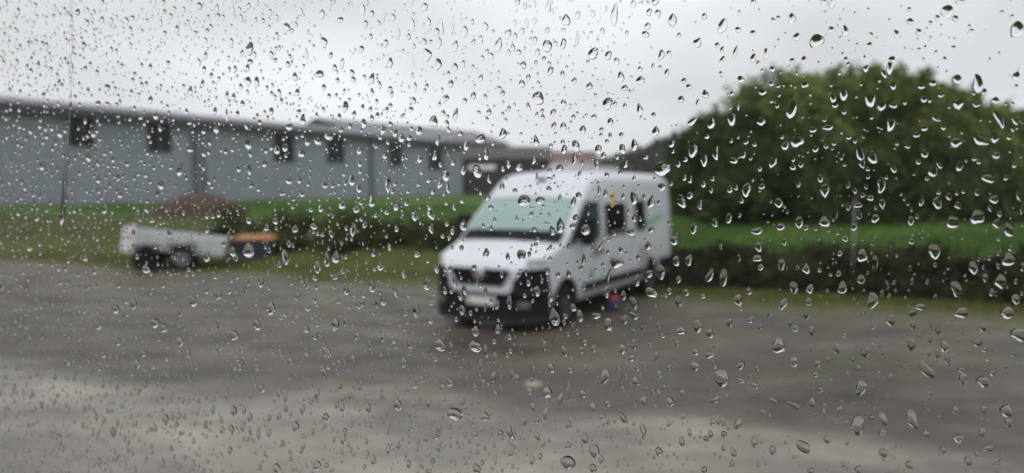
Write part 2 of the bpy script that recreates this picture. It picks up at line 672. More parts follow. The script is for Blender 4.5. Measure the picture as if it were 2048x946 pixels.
for px in (33, 85):
    s = wall_s(px)
    MB().lathe([(.0, .75), (.36, .72), (.36, .55), (.2, .5), (.2, 0)], 'z', (s, 7.2, H + 1.0), 12).build('roof_vent', M['shed_roof'], roof)
MB().box(SH0 - .3, SH1 + .3, -RO - .16, -RO - .01, H - .50, H + .02, .03).build('gutter', M['shed_trim'], shed)
MB().box(SH0, SH1, -.40, -.06, H - .30, H - .06).build('soffit_board', M['shed_trim'], shed)
for (x0, x1, y0, y1, kind) in ((143, 190, 236, 291, 0), (300, 344, 248, 302, 1), (432, 470, 262, 305, 2), (550, 588, 270, 322, 0), (656, 688, 275, 324, 0), (779, 803, 291, 331, 0), (858, 884, 296, 338, 0)):
    s0, s1 = wall_s(x0), wall_s(x1)
    zt, zb = wall_z((x0 + x1) / 2, y0) - BASE, wall_z((x0 + x1) / 2, y1) - BASE
    wn = MB()
    fw = .09
    for a in ((s0 - fw, s0, zb - fw, zt + fw), (s1, s1 + fw, zb - fw, zt + fw), (s0, s1, zt, zt + fw), (s0, s1, zb - fw, zb), ((s0 + s1) / 2 - .03, (s0 + s1) / 2 + .03, zb, zt)):
        wn.box(a[0], a[1], -.11, -.055, a[2], a[3])
    wo = wn.build('window', M['lintel'] if kind == 2 else M['pilaster'], shed)
    MB().box(s0 - .001, s1 + .001, -.075, -.052, zb - .001, zt + .001).build('pane', M['win_dark'] if kind != 2 else M['shed_wall'], wo)
    if kind:
        MB().box(s0 - .1, s1 + .1, -.10, -.054, zt + fw + .01, zt + .75).build('lintel_panel', M['lintel'] if kind == 2 else M['shed_wall'], wo)
for px in (392, 742, -120):
    s = wall_s(px)
    MB().box(s - .16, s + .16, -.22, -.053, 0, H - .31, .02).build('pilaster', M['pilaster'], shed)
MB().tube([(wall_s(408), -.13, .1), (wall_s(408), -.13, H - .35)], .06, 8).build('downpipe', M['shed_trim'], shed)

# a second, taller shed behind it: only its roof shows
c = at_depth(712, 290, 92)
bs = empty('rear_shed', (c.x, c.y, 1.2), R(52))
tag(bs, 'grey roof of a second shed rising behind the long shed', 'shed')
zr = at_depth(690, 239, 97).z - 1.2
mb = MB()
mb.box(0, 30, 0, 14, -.6, zr - 2.2)
mb.build('wall', M['render_wall'], bs)
mb = MB()
for y0, y1 in ((-.5, 7), (14.5, 7)):
    mb.add([(-.5, y0, zr - 2.3), (30.5, y0, zr - 2.3), (30.5, y1, zr), (-.5, y1, zr), (-.5, y0, zr - 2.14), (30.5, y0, zr - 2.14), (30.5, y1, zr + .16), (-.5, y1, zr + .16)],
           [(3, 2, 1, 0), (4, 5, 6, 7), (0, 1, 5, 4), (1, 2, 6, 5), (2, 3, 7, 6), (3, 0, 4, 7)])
mb.add([(0, 0, zr - 2.2), (0, 14, zr - 2.2), (0, 7, zr)], [(0, 2, 1)])
mb.build('roof', M['shed_roof'], bs)


def gabled(name, label, px0, px1, eave_py, ridge_py, D, depth, base, wallm, roofm, rz=0.0, wins=(), over=.35):
    a, b = at_depth(px0, eave_py, D), at_depth(px1, eave_py, D)
    W = b.x - a.x
    o = tag(empty(name, (a.x, a.y, base), rz), label, 'building')
    ze, zr = a.z - base, at_depth((px0 + px1) / 2, ridge_py, D + depth / 2).z - base
    m = MB()
    m.box(0, W, 0, depth, -.8, ze)
    m.add([(0, 0, ze), (0, depth, ze), (0, depth / 2, zr)], [(0, 2, 1)])
    m.add([(W, 0, ze), (W, depth, ze), (W, depth / 2, zr)], [(0, 1, 2)])
    wl = m.build('wall', wallm, o)
    m = MB()
    sl = (zr - ze) / (depth / 2)
    for y0, y1 in ((-over, depth / 2), (depth + over, depth / 2)):
        z0 = ze - over * sl + .03
        m.add([(-over, y0, z0), (W + over, y0, z0), (W + over, y1, zr + .03), (-over, y1, zr + .03),
               (-over, y0, z0 + .14), (W + over, y0, z0 + .14), (W + over, y1, zr + .17), (-over, y1, zr + .17)],
              [(3, 2, 1, 0), (4, 5, 6, 7), (0, 1, 5, 4), (1, 2, 6, 5), (2, 3, 7, 6), (3, 0, 4, 7)])
    m.build('roof', roofm, o)
    for (x, z, ww, hh) in wins:
        f = MB().box(x, x + ww, -.06, -.003, z, z + hh).build('window', M['lintel'], o)
        MB().box(x + .1, x + ww - .1, -.09, -.062, z + .1, z + hh - .1).build('pane', M['win_dark'], f)
    return o


gabled('timber_barn', 'dark brown timber barn beyond the end of the grey shed', 918, 1100, 318, 296, 86, 9, .8, M['dark_wall'], M['brown_roof'])
gabled('red_roofed_house', 'house with dull red tiled roof above the camper van', 1090, 1195, 328, 305, 96, 9, .8, M['render_wall'], M['red_roof'], wins=((1.2, 1.3, 1.1, 1.3), (3.8, 1.3, 1.1, 1.3)))
c = at_depth(935, 352, 70)
lt = tag(empty('lean_to_shelter', (c.x, c.y, .9)), 'open lean-to with pale sheet roof beside the dark barn', 'shelter')
zt = at_depth(960, 330, 70).z - .9
mb = MB()
mb.add([(0, 0, zt - .45), (2.6, 0, zt - .45), (2.6, 3, zt), (0, 3, zt), (0, 0, zt - .37), (2.6, 0, zt - .37), (2.6, 3, zt + .08), (0, 3, zt + .08)],
       [(3, 2, 1, 0), (4, 5, 6, 7), (0, 1, 5, 4), (1, 2, 6, 5), (2, 3, 7, 6), (3, 0, 4, 7)])
mb.build('roof', M['pale_roof'], lt)
for x in (.08, 2.4):
    for y, z in ((.06, zt - .44), (2.8, zt - .03)):
        MB().box(x, x + .12, y, y + .12, -.4, z).build('post', M['dark_wall'], lt)

# ------------------------------------------------------------------ camper van
VX, VY, VA = -0.50, 11.55, R(60.0)
VL = 6.4
van = empty('camper_van', (VX, VY, ground_z(VX + 1, VY + 1.5) + .0), VA)
tag(van, 'white high-roofed camper van with mint windscreen cover and black bumper', 'camper van')


def lerp(x, pts):
    return float(np.interp(x, [p[0] for p in pts], [p[1] for p in pts]))


def smooth_interp(pts):
    X = np.array([p[0] for p in pts], float)
    Y = np.array([p[1] for p in pts], float)
    d = np.diff(Y) / np.diff(X)
    m = np.zeros_like(Y)
    m[1:-1] = np.where(d[1:] * d[:-1] > 0, 2 * d[1:] * d[:-1] / (d[1:] + d[:-1] + 1e-12), 0)
    m[0], m[-1] = d[0], d[-1]

    def f(x):
        x = min(max(x, X[0]), X[-1])
        i = min(max(int(np.searchsorted(X, x)) - 1, 0), len(X) - 2)
        h = X[i + 1] - X[i]
        t = (x - X[i]) / h
        return float((2 * t ** 3 - 3 * t * t + 1) * Y[i] + (t ** 3 - 2 * t * t + t) * h * m[i] + (-2 * t ** 3 + 3 * t * t) * Y[i + 1] + (t ** 3 - t * t) * h * m[i + 1])
    return f


ztop = smooth_interp([(0, 1.0), (.05, 1.06), (.2, 1.15), (.5, 1.26), (.86, 1.37), (.96, 1.43), (1.35, 1.78), (1.72, 2.07), (1.90, 2.235), (2.08, 2.38), (2.32, 2.49), (2.7, 2.54), (3.2, 2.555), (5.9, 2.54), (6.25, 2.50), (6.36, 2.43), (6.4, 2.34)])
hwid = smooth_interp([(0, .52), (.02, .64), (.06, .75), (.14, .86), (.28, .945), (.5, .985), (.8, 1.0), (1.3, 1.025), (6.1, 1.025), (6.32, 1.0), (6.4, .95)])


def side_w(x, z):
    k = .115 if x > 2.6 else .115 + .06 * sstep((2.6 - x) / 1.2) * sstep((z - 1.35) / .5)
    return hwid(x) * (1 - k * max(0.0, (z - 1.15) / 1.4) ** 1.6) * (1 - .04 * max(0, (.7 - z) / .4) ** 2)


def zbot(x):
    return lerp(x, [(0, .30), (.5, .26), (.9, .30), (1.4, .36), (5.8, .38), (6.4, .46)])


def corner_r(x):
    return lerp(x, [(0, .06), (.5, .07), (1.0, .05), (1.8, .08), (2.4, .18), (3, .22), (6.4, .22)])


K1, K2, K3 = 12, 5, 6


def section(x):
    """half outline from the sill up and over to the roof centre: list of (y>0, z)"""
    zt, zb, r = ztop(x), zbot(x), corner_r(x)
    pts = []
    zc = zt - r - .03
    for i in range(K1):
        z = zb + (zc - zb) * i / (K1 - 1)
        pts.append((side_w(x, z), z))
    wc = side_w(x, zc)
    for i in range(1, K2 + 1):
        a = math.pi / 2 * i / K2
        pts.append((wc - r + r * math.cos(a), zc + r * math.sin(a)))
    yr = wc - r
    for i in range(1, K3 + 1):
        t = i / K3
        y = yr * (1 - t)
        pts.append((y, zc + r + .03 * (1 - (1 - t) ** 2)))
    return pts


stx = [0, .02, .05, .1, .15, .22, .35, .5, .7, .86, .91, .96, 1.05, 1.2, 1.35, 1.5, 1.65, 1.72, 1.8, 1.95, 2.1, 2.25, 2.45, 2.7, 3.1, 3.6, 4.2, 4.8, 5.4, 5.9, 6.1, 6.25, 6.32, 6.36, 6.4]
mb = MB()
rows = []
for x in stx:
    h = section(x)
    rows.append([(x, -y, z) for y, z in h] + [(x, y, z) for y, z in reversed(h[:-1])])
m_ = len(rows[0])
vs2 = [p for r in rows for p in r]
fs2 = []
for i in range(len(rows) - 1):
    for j in range(m_):
        j2 = (j + 1) % m_
        fs2.append((i * m_ + j, (i + 1) * m_ + j, (i + 1) * m_ + j2, i * m_ + j2))
mb.add(vs2, fs2, True)
mb.f += [tuple(range(m_)), tuple((len(rows) - 1) * m_ + k for k in reversed(range(m_)))]
mb.s += [False, False]
body = mb.build('body', M['van_white'], van)
# wheel arches cut out of the body
bmc = MB()
for wx in (1.02, 5.0):
    for sg in (-1, 1):
        n = 24
        ring = [(wx + .43 * math.cos(2 * math.pi * k / n), .36 + .43 * math.sin(2 * math.pi * k / n)) for k in range(n)]
        y0, y1 = sorted((sg * .62, sg * 1.2))
        bmc.add([(a, y0, b) for a, b in ring] + [(a, y1, b) for a, b in ring],
                [tuple(range(n)), tuple(reversed(range(n, 2 * n)))] + [(k, n + k, n + (k + 1) % n, (k + 1) % n) for k in range(n)])
cut = bmc.build('cutter', None)
cut.parent = van
bm = bmesh.new()
bm.from_mesh(cut.data)
bmesh.ops.recalc_face_normals(bm, faces=bm.faces)
bm.to_mesh(cut.data)
bm.free()
bm = bmesh.new()
bm.from_mesh(body.data)
bmesh.ops.recalc_face_normals(bm, faces=bm.faces)
bm.to_mesh(body.data)
bm.free()
mod = body.modifiers.new('arch', 'BOOLEAN')
mod.operation = 'DIFFERENCE'
mod.object = cut
mod.solver = 'EXACT'
bpy.context.view_layer.update()
dg = bpy.context.evaluated_depsgraph_get()
nm = bpy.data.meshes.new_from_object(body.evaluated_get(dg))
body.modifiers.clear()
body.data = nm
nm.name = 'body'
bpy.data.objects.remove(cut, do_unlink=True)


def side_patch(name, x0f, x1f, z0, z1, material, off=.006, parent=van, sg=-1, nz=8, nx=10, thick=.012):
    """a panel that follows the body's flank; x0f, x1f are its ends at height z"""
    rws = []
    for i in range(nz + 1):
        z = z0 + (z1 - z0) * i / nz
        a, b = (x0f(z) if callable(x0f) else x0f), (x1f(z) if callable(x1f) else x1f)
        rws.append([(a + (b - a) * j / nx, sg * (side_w(a + (b - a) * j / nx, z) + off), z) for j in range(nx + 1)])
    m = MB()
    m.grid(rws)
    back = [[(p[0], p[1] - sg * (off + thick), p[2]) for p in r] for r in rws]
    m.grid(back)
    n0, n1 = nx + 1, len(rws)
    o2 = n0 * n1
    loop = [j for j in range(n0)] + [i * n0 + nx for i in range(1, n1)] + [(n1 - 1) * n0 + j for j in reversed(range(nx))] + [i * n0 for i in reversed(range(1, n1 - 1))]
    for q in range(len(loop)):
        a, b = loop[q], loop[(q + 1) % len(loop)]
        m.f.append((a, b, o2 + b, o2 + a))
        m.s.append(False)
    return m.build(name, material, parent)


def nose_x(y):
    y = abs(y)
    lo, hi = 0.0, 1.3
    if y <= hwid(0):
        return 0.0
    for _ in range(30):
        mid = (lo + hi) / 2
        if hwid(mid) < y:
            lo = mid
        else:
            hi = mid
    return hi


W0 = hwid(0)


def nose_patch(name, ylo, yhi, z0, z1, material, off=.015, parent=van, ny=18, nz=4, thick=.03):
    """a panel on the rounded front; ylo / yhi may depend on height; y is an arc position over the plan curve"""
    def plan(t):                               # t = signed path length round the nose from the centre
        s, sg = abs(t), (1 if t >= 0 else -1)
        if s <= W0:
            return -off, sg * s, (-1, 0)
        k = s - W0
        px_, py_ = 0.0, W0
        x = 0.0
        while True:
            x2 = x + .01
            y2 = hwid(x2)
            dl = math.hypot(.01, y2 - py_)
            if k <= dl or x2 > 1.6:
                nx_, ny_ = -(y2 - py_) / dl, .01 / dl
                return x + nx_ * off, sg * (py_ + ny_ * off), (nx_, ny_ * sg)
            k -= dl
            x, py_ = x2, y2
    rws, back = [], []
    for i in range(nz + 1):
        z = z0 + (z1 - z0) * i / nz
        a, b = (ylo(z) if callable(ylo) else ylo), (yhi(z) if callable(yhi) else yhi)
        r1, r2 = [], []
        for j in range(ny + 1):
            x, y, n_ = plan(a + (b - a) * j / ny)
            r1.append((x, y, z))
            r2.append((x - n_[0] * (off + thick), y - n_[1] * (off + thick), z))
        rws.append(r1)
        back.append(r2)
    m = MB()
    m.grid(rws)
    m.grid(back)
    n0, n1 = ny + 1, nz + 1
    o2 = n0 * n1
    loop = [j for j in range(n0)] + [i * n0 + ny for i in range(1, n1)] + [(n1 - 1) * n0 + j for j in reversed(range(ny))] + [i * n0 for i in reversed(range(1, n1 - 1))]
    for q in range(len(loop)):
        a, b = loop[q], loop[(q + 1) % len(loop)]
        m.f.append((a, b, o2 + b, o2 + a))
        m.s.append(False)
    return m.build(name, material, parent)


# front: bumper, grille, plate, lamps
bump = nose_patch('bumper', -1.24, 1.24, .17, .62, M['black_plastic'], .03, ny=40)
nose_patch('bumper_corner', lambda z: .56 + .16 * (z - .62) / .38, lambda z: 1.27 - .10 * (z - .62) / .38, .62, 1.0, M['black_plastic'], .022)
nose_patch('bumper_corner', lambda z: -1.27 + .10 * (z - .62) / .38, lambda z: -.56 - .16 * (z - .62) / .38, .62, 1.0, M['black_plastic'], .022)
grl = nose_patch('grille', lambda z: -.38 - .20 * (z - .72) / .28, lambda z: .38 + .20 * (z - .72) / .28, .73, .99, M['black_plastic'], .022)
for k in range(4):
    z = .75 + k * .058
    MB().box(-.034, -.0225, -.44 - k * .04, .44 + k * .04, z, z + .018).build('slat', M['black_plastic'], grl)
emb = MB().lathe([(0, -.062), (.075, -.06), (.088, -.05), (.088, -.02)], 'x', (0, 0, .90), 24).build('emblem', M['red_enamel'], van)
MB().lathe([(.088, -.066), (.105, -.058), (.105, -.02), (.088, -.02), (.088, -.066)], 'x', (0, 0, .90), 24).build('ring', M['chrome'], emb)
pl = MB().box(-.05, -.032, -.30, .22, .43, .56, .006).build('number_plate', M['plate'], van)
for sg in (-1, 1):
    a, b = sorted((sg * .80, sg * 1.14))
    nose_patch('headlamp', a, b, 1.01, 1.15, M['lens'], .010, nz=4)
    a, b = sorted((sg * .70, sg * .84))
    nose_patch('fog_lamp', a, b, .42, .52, M['lens'], .038)
# bonnet gap and windscreen
SI0, SI1 = K1 + 1, K1 + K2 + K3 - 1


def top_patch(name, xa, xb, inset0, inset1, material, off=.008, nx=10, ny=24, parent=van, thick=.012):
    rws, bk = [], []
    for i in range(nx + 1):
        x = xa + (xb - xa) * i / nx
        zt, r = ztop(x), corner_r(x)
        zc = zt - r - .03
        wc = side_w(x, zc) - r
        yy = wc * (inset0 + (inset1 - inset0) * i / nx)
        sl = (ztop(x + .01) - ztop(x - .01)) / .02
        n_ = Vector((-sl, 0, 1)).normalized()
        r1, r2 = [], []
        for j in range(ny + 1):
            t = -1 + 2 * j / ny
            y = yy * t
            dz = zc + r + .03 * (1 - (y / wc) ** 2)
            bow = .05 * (t * t) ** 1.5 * 0
            r1.append((x + n_.x * off + bow, y, dz + n_.z * off))
            r2.append((x - n_.x * thick, y, dz - n_.z * thick))
        rws.append(r1)
        bk.append(r2)
    m = MB()
    m.grid(rws)
    m.grid(bk)
    n0, n1 = ny + 1, nx + 1
    o2 = n0 * n1
    loop = [j for j in range(n0)] + [i * n0 + ny for i in range(1, n1)] + [(n1 - 1) * n0 + j for j in reversed(range(ny))] + [i * n0 for i in reversed(range(1, n1 - 1))]
    for q in range(len(loop)):
        a, b = loop[q], loop[(q + 1) % len(loop)]
        m.f.append((a, b, o2 + b, o2 + a))
        m.s.append(False)
    return m.build(name, material, parent)


top_patch('scuttle', .87, 1.09, .99, .99, M['black_plastic'], .006)
ws = top_patch('windscreen', 1.09, 1.72, .985, .96, M['screen'], .009)
for sg in (-1, 1):
    MB().tube([(.93, sg * .15, ztop(.93) + .03), (1.0, sg * .45, ztop(1.0) + .035), (1.06, sg * .72, ztop(1.06) + .03)], .011, 6).build('wiper', M['black_plastic'], ws)
MB().box(2.02, 2.10, -.09, .09, ztop(2.06) - .01, ztop(2.06) + .05, .01).build('marker_lamp', M['black_plastic'], van)
rv = MB().box(3.0, 3.7, -.35, .35, 2.53, 2.70, .05).build('roof_vent', M['pale_roof'], van)
MB().box(2.96, 3.74, -.39, .39, 2.555, 2.60, .01).build('rim', M['van_white'], rv)
MB().box(4.6, 5.1, -.25, .25, 2.53, 2.66, .04).build('roof_vent', M['pale_roof'], van)
# flanks
for sg in (-1, 1):
    cw = side_patch('door_window', lambda z: 1.16 + 1.16 * max(0, z - 1.40), 2.36, 1.31, 2.00, M['teal_glass'], .006, sg=sg)
    side_patch('window_trim', lambda z: 1.12 + 1.16 * max(0, z - 1.40), lambda z: 1.20 + 1.16 * max(0, z - 1.40), 1.29, 2.02, M['black_plastic'], .010, parent=cw, sg=sg)
    wn = side_patch('side_window', 2.64, 3.56, 1.40, 1.91, M['dark_glass'], .022, sg=sg)
    side_patch('frame', 2.60, 3.60, 1.36, 1.95, M['black_plastic'], .012, parent=wn, sg=sg)
    wn = side_patch('side_window', 4.13, 4.62, 1.42, 1.94, M['dark_glass'], .022, sg=sg)
    side_patch('frame', 4.09, 4.66, 1.38, 1.98, M['black_plastic'], .012, parent=wn, sg=sg)
    side_patch('side_moulding', 1.62, 4.45, .50, .63, M['black_plastic'], .022, sg=sg)
    side_patch('side_moulding', 5.46, 6.3, .47, .74, M['black_plastic'], .022, sg=sg)
    for xx, z0, z1 in ((1.58, .5, 2.05), (2.46, .5, 2.1), (3.86, .5, 2.1)):
        side_patch('door_seam', xx, xx + .014, z0, z1, M['seam'], .0025, sg=sg, nx=1, thick=.004)
    side_patch('door_handle', 2.26, 2.42, 1.10, 1.17, M['black_plastic'], .03, sg=sg)
    arm = MB().box(1.40, 1.50, min(sg * .98, sg * 1.10), max(sg * .98, sg * 1.10), 1.42, 1.50, .01).build('mirror_arm', M['black_plastic'], van)
    MB().box(1.36, 1.52, min(sg * 1.08, sg * 1.32), max(sg * 1.08, sg * 1.36), 1.29, 1.77, .05).build('mirror_housing', M['black_plastic'], arm)
    tl = side_patch('tail_lamp', 6.22, 6.385, 1.0, 1.75, M['red_enamel'], .008, sg=sg, nx=4)
    # wheels
    for wx in (1.02, 5.0):
        wh = tag(empty('wheel'), None)
        wh.parent = van
        wh.location = (wx, sg * .90, .345)
        o = sg * 1.0
        MB().lathe([(.20, -.10 * o), (.30, -.115 * o), (.335, -.09 * o), (.345, 0), (.335, .09 * o), (.30, .115 * o), (.215, .10 * o)], 'y', n=32).build('tyre', M['tyre'], wh)
        MB().lathe([(.215, .10 * o), (.20, .07 * o), (.11, .05 * o), (.08, .085 * o), (0, .09 * o)], 'y', n=24).build('rim', M['alloy'], wh)
        MB().lathe([(.61 * .7, 0), (.43, -.02 * o)], 'y', (0, -.26 * o, .01), n=24)
# dark liner inside the arches
for wx in (1.02, 5.0):
    for sg in (-1, 1):
        n = 20
        m = MB()
        rr = [[(wx + .425 * math.cos(math.pi * k / n), sg * y, .36 + .425 * math.sin(math.pi * k / n)) for k in range(n + 1)] for y in (.64, 1.0)]
        m.grid(rr)
        m.add([(wx + .425 * math.cos(math.pi * k / n), sg * .64, .36 + .425 * math.sin(math.pi * k / n)) for k in range(n + 1)], [tuple(range(n + 1))])
        m.build('arch_liner', M['black_plastic'], van)
side_patch('service_hatch', 2.74, 3.0, .68, .98, M['grey_hatch'], .012)
side_patch('fuel_flap', 2.0, 2.2, 1.02, 1.22, M['seam'], .006)
side_patch('locker_door', 4.28, 4.72, .68, 1.06, M['grey_hatch'], .008)
side_patch('green_stripe', lambda z: 4.55 + 1.2 * (z - 1.46), lambda z: 5.25 + 1.9 * (z - 1.46), 1.46, 1.58, M['green_print'], .004, thick=.003)
side_patch('green_stripe', lambda z: 5.1 + .4 * (z - 1.56), lambda z: 5.72 - .5 * (z - 1.56), 1.565, 1.66, M['green_print'], .004, thick=.003)
side_patch('green_logo', lambda z: 1.84 + .3 * (z - .72), lambda z: 2.06 + .1 * (z - .72), .70, .84, M['green_print'], .004, thick=.003)
MB().box(.3, 6.2, -.55, .55, .17, .37).build('underbody', M['black_plastic'], van)
MB().box(6.36, 6.46, -.95, .95, .42, .62, .02).build('rear_bumper', M['black_plastic'], van)

# ------------------------------------------------------------------ trailer and the things beside it
q = ground_hit(329, 541)
tr = empty('flatbed_trailer', (q.x, q.y, q.z), R(17))
tag(tr, 'small pale galvanised two-axle trailer standing nose-down at the lot edge', 'trailer')
# local: +x to the drawbar (right in the picture), -y towards the camera
TL, TW = 2.45, 1.5
bed = empty('load_bed')
bed.parent = tr
bed.rotation_euler = (0, R(7.5), 0)
bed.location = (0, 0, 0)
MB().box(-1.05, TL - 1.05, 0, TW, .50, .58).build('floor', M['steel'], bed)
for nm_, a in (('side_panel', (-1.04, TL - 1.06, -.04, 0, .54, .97)), ('side_panel', (-1.04, TL - 1.06, TW, TW + .04, .54, .97)), ('front_panel', (TL - 1.06, TL - 1.02, -.04, TW + .04, .54, .97))):
    MB().box(*a, .008).build(nm_, M['trailer'], bed)
tg = MB().box(-1.09, -1.045, -.05, TW + .05, .46, 1.06, .008).build('tailgate', M['trailer_tail'], bed)
MB().box(-1.10, -.78, -.075, -.043, .40, 1.03, .006).build('tail_board', M['trailer_tail'], bed)
MB().box(-1.0, -.84, -.085, -.076, .74, .92).build('faded_sign', M['pink'], bed)
MB().box(-1.14, -1.09, .0, .26, .50, .62, .01).build('tail_lamp', M['red_enamel'], bed)
MB().tube([(TL - 1.1, .1, .5), (TL - .5, TW / 2, .46)], .04, 8).build('drawbar', M['shed_trim'], bed)
MB().tube([(TL - 1.1, TW - .1, .5), (TL - .5, TW / 2, .46), (TL - .15, TW / 2, .46)], .04, 8).build('drawbar', M['shed_trim'], bed)
for k in range(4):
    x = -.55 + k * .52
    MB().box(x, x + .05, -.062, -.043, .54, 1.0).build('stake', M['steel'], bed)
for wx, yy in ((-.42, -.14), (.46, -.14), (-.42, TW + .14), (.46, TW + .14)):
    wh = empty('wheel')
    wh.parent = tr
    wh.location = (wx, yy, .335)
    o = -1 if yy < 0 else 1
    MB().lathe([(.18, -.09 * o), (.29, -.10 * o), (.325, -.08 * o), (.335, 0), (.325, .08 * o), (.29, .10 * o), (.20, .09 * o)], 'y', n=28).build('tyre', M['tyre'], wh)
    MB().lathe([(.20, .09 * o), (.18, .06 * o), (.09, .05 * o), (.06, .09 * o), (0, .09 * o)], 'y', n=20).build('rim', M['pilaster'] if wx > 0 else M['black_plastic'], wh)  # left-hand rims black: the shadow on that wheel is painted into their colour
    MB().box(-.36, .36, -.11, .11, .345, .37, .01).build('mudguard', M['black_plastic'], wh)

q = ground_hit(508, 519)
bx = tag(empty('storage_box', (q.x, q.y, q.z - .03), R(8)), 'dark navy box with orange lid standing right of the trailer', 'box')
mb = MB()
mb.add([(-.52, 0, .05), (.52, 0, .05), (.52, .8, .05), (-.52, .8, .05), (-.58, -.03, .62), (.58, -.03, .62), (.58, .85, .62), (-.58, .85, .62)],
       [(3, 2, 1, 0), (4, 5, 6, 7), (0, 1, 5, 4), (1, 2, 6, 5), (2, 3, 7, 6), (3, 0, 4, 7)])
mb.build('tub', M['navy'], bx)
ld = MB()
ld.add([(-.60, -.07, .605), (.60, -.07, .605), (.60, .9, .605), (-.60, .9, .605), (-.60, -.07, .67), (.60, -.07, .67), (.60, .9, .67), (-.60, .9, .67),
        (-.46, .1, .74), (.46, .1, .74), (.46, .75, .74), (-.46, .75, .74)],
       [(3, 2, 1, 0), (0, 1, 5, 4), (1, 2, 6, 5), (2, 3, 7, 6), (3, 0, 4, 7), (4, 5, 9, 8), (5, 6, 10, 9), (6, 7, 11, 10), (7, 4, 8, 11), (8, 9, 10, 11)])
ld.build('lid', M['orange'], bx)
for x in (-.42, .32):
    for y in (.05, .65):
        MB().box(x, x + .1, y, y + .1, 0, .052).build('foot', M['black_plastic'], bx)

q = ground_hit(400, 413)


def mound(name, c, rx, ry, h, material, seed, n=26, rings=9):
    m = MB()
    vs, fs = [(0, 0, h)], []
    for i in range(1, rings + 1):
        t = i / rings
        for k in range(n):
            a = 2 * math.pi * k / n
            r = t * (1 + .13 * mnoise.noise((math.cos(a) * 1.5 + seed, math.sin(a) * 1.5, 0)))
            z = h * (1 - t ** 2.4) + h * .16 * mnoise.noise((r * math.cos(a) * 3 + seed, r * math.sin(a) * 3, 4)) * (1 - t * t) - (.15 if i == rings else 0)
            vs.append((rx * r * math.cos(a), ry * r * math.sin(a), z))
    for k in range(n):
        fs.append((0, 1 + k, 1 + (k + 1) % n))
    for i in range(rings - 1):
        for k in range(n):
            a, b = 1 + i * n + k, 1 + i * n + (k + 1) % n
            fs.append((a, a + n, b + n, b))
    m.add(vs, fs, True)
    o = m.build(name, material)
    o.location = c
    return o


e0 = at_depth(400, 396, 33)
tag(mound('earth_heap', (e0.x, e0.y, ground_z(e0.x, e0.y) - .05), 2.3, 1.2, at_depth(400, 389, 33).z - ground_z(e0.x, e0.y) + .05, M['earth'], 2.0),
    'low heap of red-brown earth in front of the grey shed wall', 'earth heap')
q = ground_hit(622, 484)
o = mound('boulder', (q.x, q.y, q.z - .05), .3, .25, .38, M['stone'], 5.0, 14, 6)
tag(o, 'grey boulder lying by the dark hedge between box and van', 'boulder')
q = ground_hit(1067, 769)
o = mound('flat_stone', (q.x, q.y, q.z - .004), .125, .11, .035, M['pale_stone'], 9.0, 14, 5)
tag(o, 'flat pale buff stone lying on the gravel before the van', 'stone')
q = ground_hit(1226, 622)
bk = tag(empty('bucket', (q.x, q.y, q.z)), 'small blue bucket with red lid on ground beside the van', 'bucket')
MB().lathe([(0, .0), (.085, .0), (.12, .22), (.125, .23), (.11, .24)], 'z', n=20).build('tub', M['blue_plastic'], bk)
MB().lathe([(.128, .215), (.132, .25), (.09, .285), (0, .29)], 'z', n=20).build('lid', M['red_plastic'], bk)
q = ground_hit(1705, 566)
ps = MB().tube([(0, 0, -.3), (0, 0, 1.8)], .011, 10)
ps.lathe([(0, 1.84), (.011, 1.835), (.02, 1.8), (.011, 1.79)], 'z', n=10)
o = ps.build('fence_post', M['grey_hatch'])
o.location = q
tag(o, 'thin pale metal post standing on the dark bank below the bush', 'post')


# ------------------------------------------------------------------ bushes
def bush(name, label, c, rx, ry, H, nclump, nleaf, leaf, material, seed, top_shoots=40, trunk=True, lobes=None):
    r_ = np.random.default_rng(seed)
    root = tag(empty(name, c), label, 'bush', 'bushes on the bank')
    P = []
    cl = []
    for i in range(nclump):
        a = r_.uniform(0, 2 * math.pi)
        zt = r_.uniform(.02, 1) ** .8
        # crown profile: full and round, a little overhanging at mid height
        prof = math.sqrt(max(0.0, 1 - max(0, (zt - .38) / .62) ** 2.2)) * (.86 + .14 * min(1, zt / .3))
        k = r_.uniform(.35, 1) ** .45
        lump = 1 + .07 * math.sin(3 * a + seed) + .06 * math.sin(5 * a + 2 * zt * 5 + seed * 2)
        x, y = rx * prof * k * lump * math.cos(a), ry * prof * k * lump * math.sin(a)
        z = H * zt * .93
        cl.append((x, y, z))
        rr = r_.uniform(.3, .62)
        n = int(nleaf * r_.uniform(.6, 1.3))
        q = r_.normal(size=(n, 3)) * .42 * rr
        q[:, 2] *= 1.15
        P.append(q + (x, y, z))
    for i in range(top_shoots):
        a = r_.uniform(0, 2 * math.pi)
        k = r_.uniform(0, 1) ** .5 * .92
        prof = max(0.0, 1 - k ** 2.2) ** .45
        x, y = rx * k * math.cos(a), ry * k * math.sin(a)
        z0 = H * (.38 + .55 * prof)
        L = r_.uniform(.35, 1.0)
        n = 46
        t = r_.uniform(0, 1, n)
        bend = r_.normal(size=2) * .25
        q = np.stack([x + bend[0] * t * L + r_.normal(size=n) * .07, y + bend[1] * t * L + r_.normal(size=n) * .07, z0 + t * L], 1)
        P.append(q)
    P = np.concatenate(P)
    P = P[P[:, 2] > .02]
    leafmesh('crown', P, leaf, material, root, up=.4)
    if trunk:
        tr_ = MB()
        for i in range(7):
            a = 2 * math.pi * i / 7 + r_.uniform(-.3, .3)
            e = (rx * .55 * math.cos(a), ry * .55 * math.sin(a), H * r_.uniform(.55, .85))
            b = (.25 * math.cos(a), .25 * math.sin(a), -.3)
            mid = (e[0] * .35, e[1] * .35, e[2] * .5)
            tr_.tube([b, mid, e], [.11, .07, .02], 6)
        tr_.build('trunk', M['bark'], root)
    return root


def base_at(px, D):
    x = (px - CX) / F_PX * D
    return Vector((x, D, ground_z(x, D)))


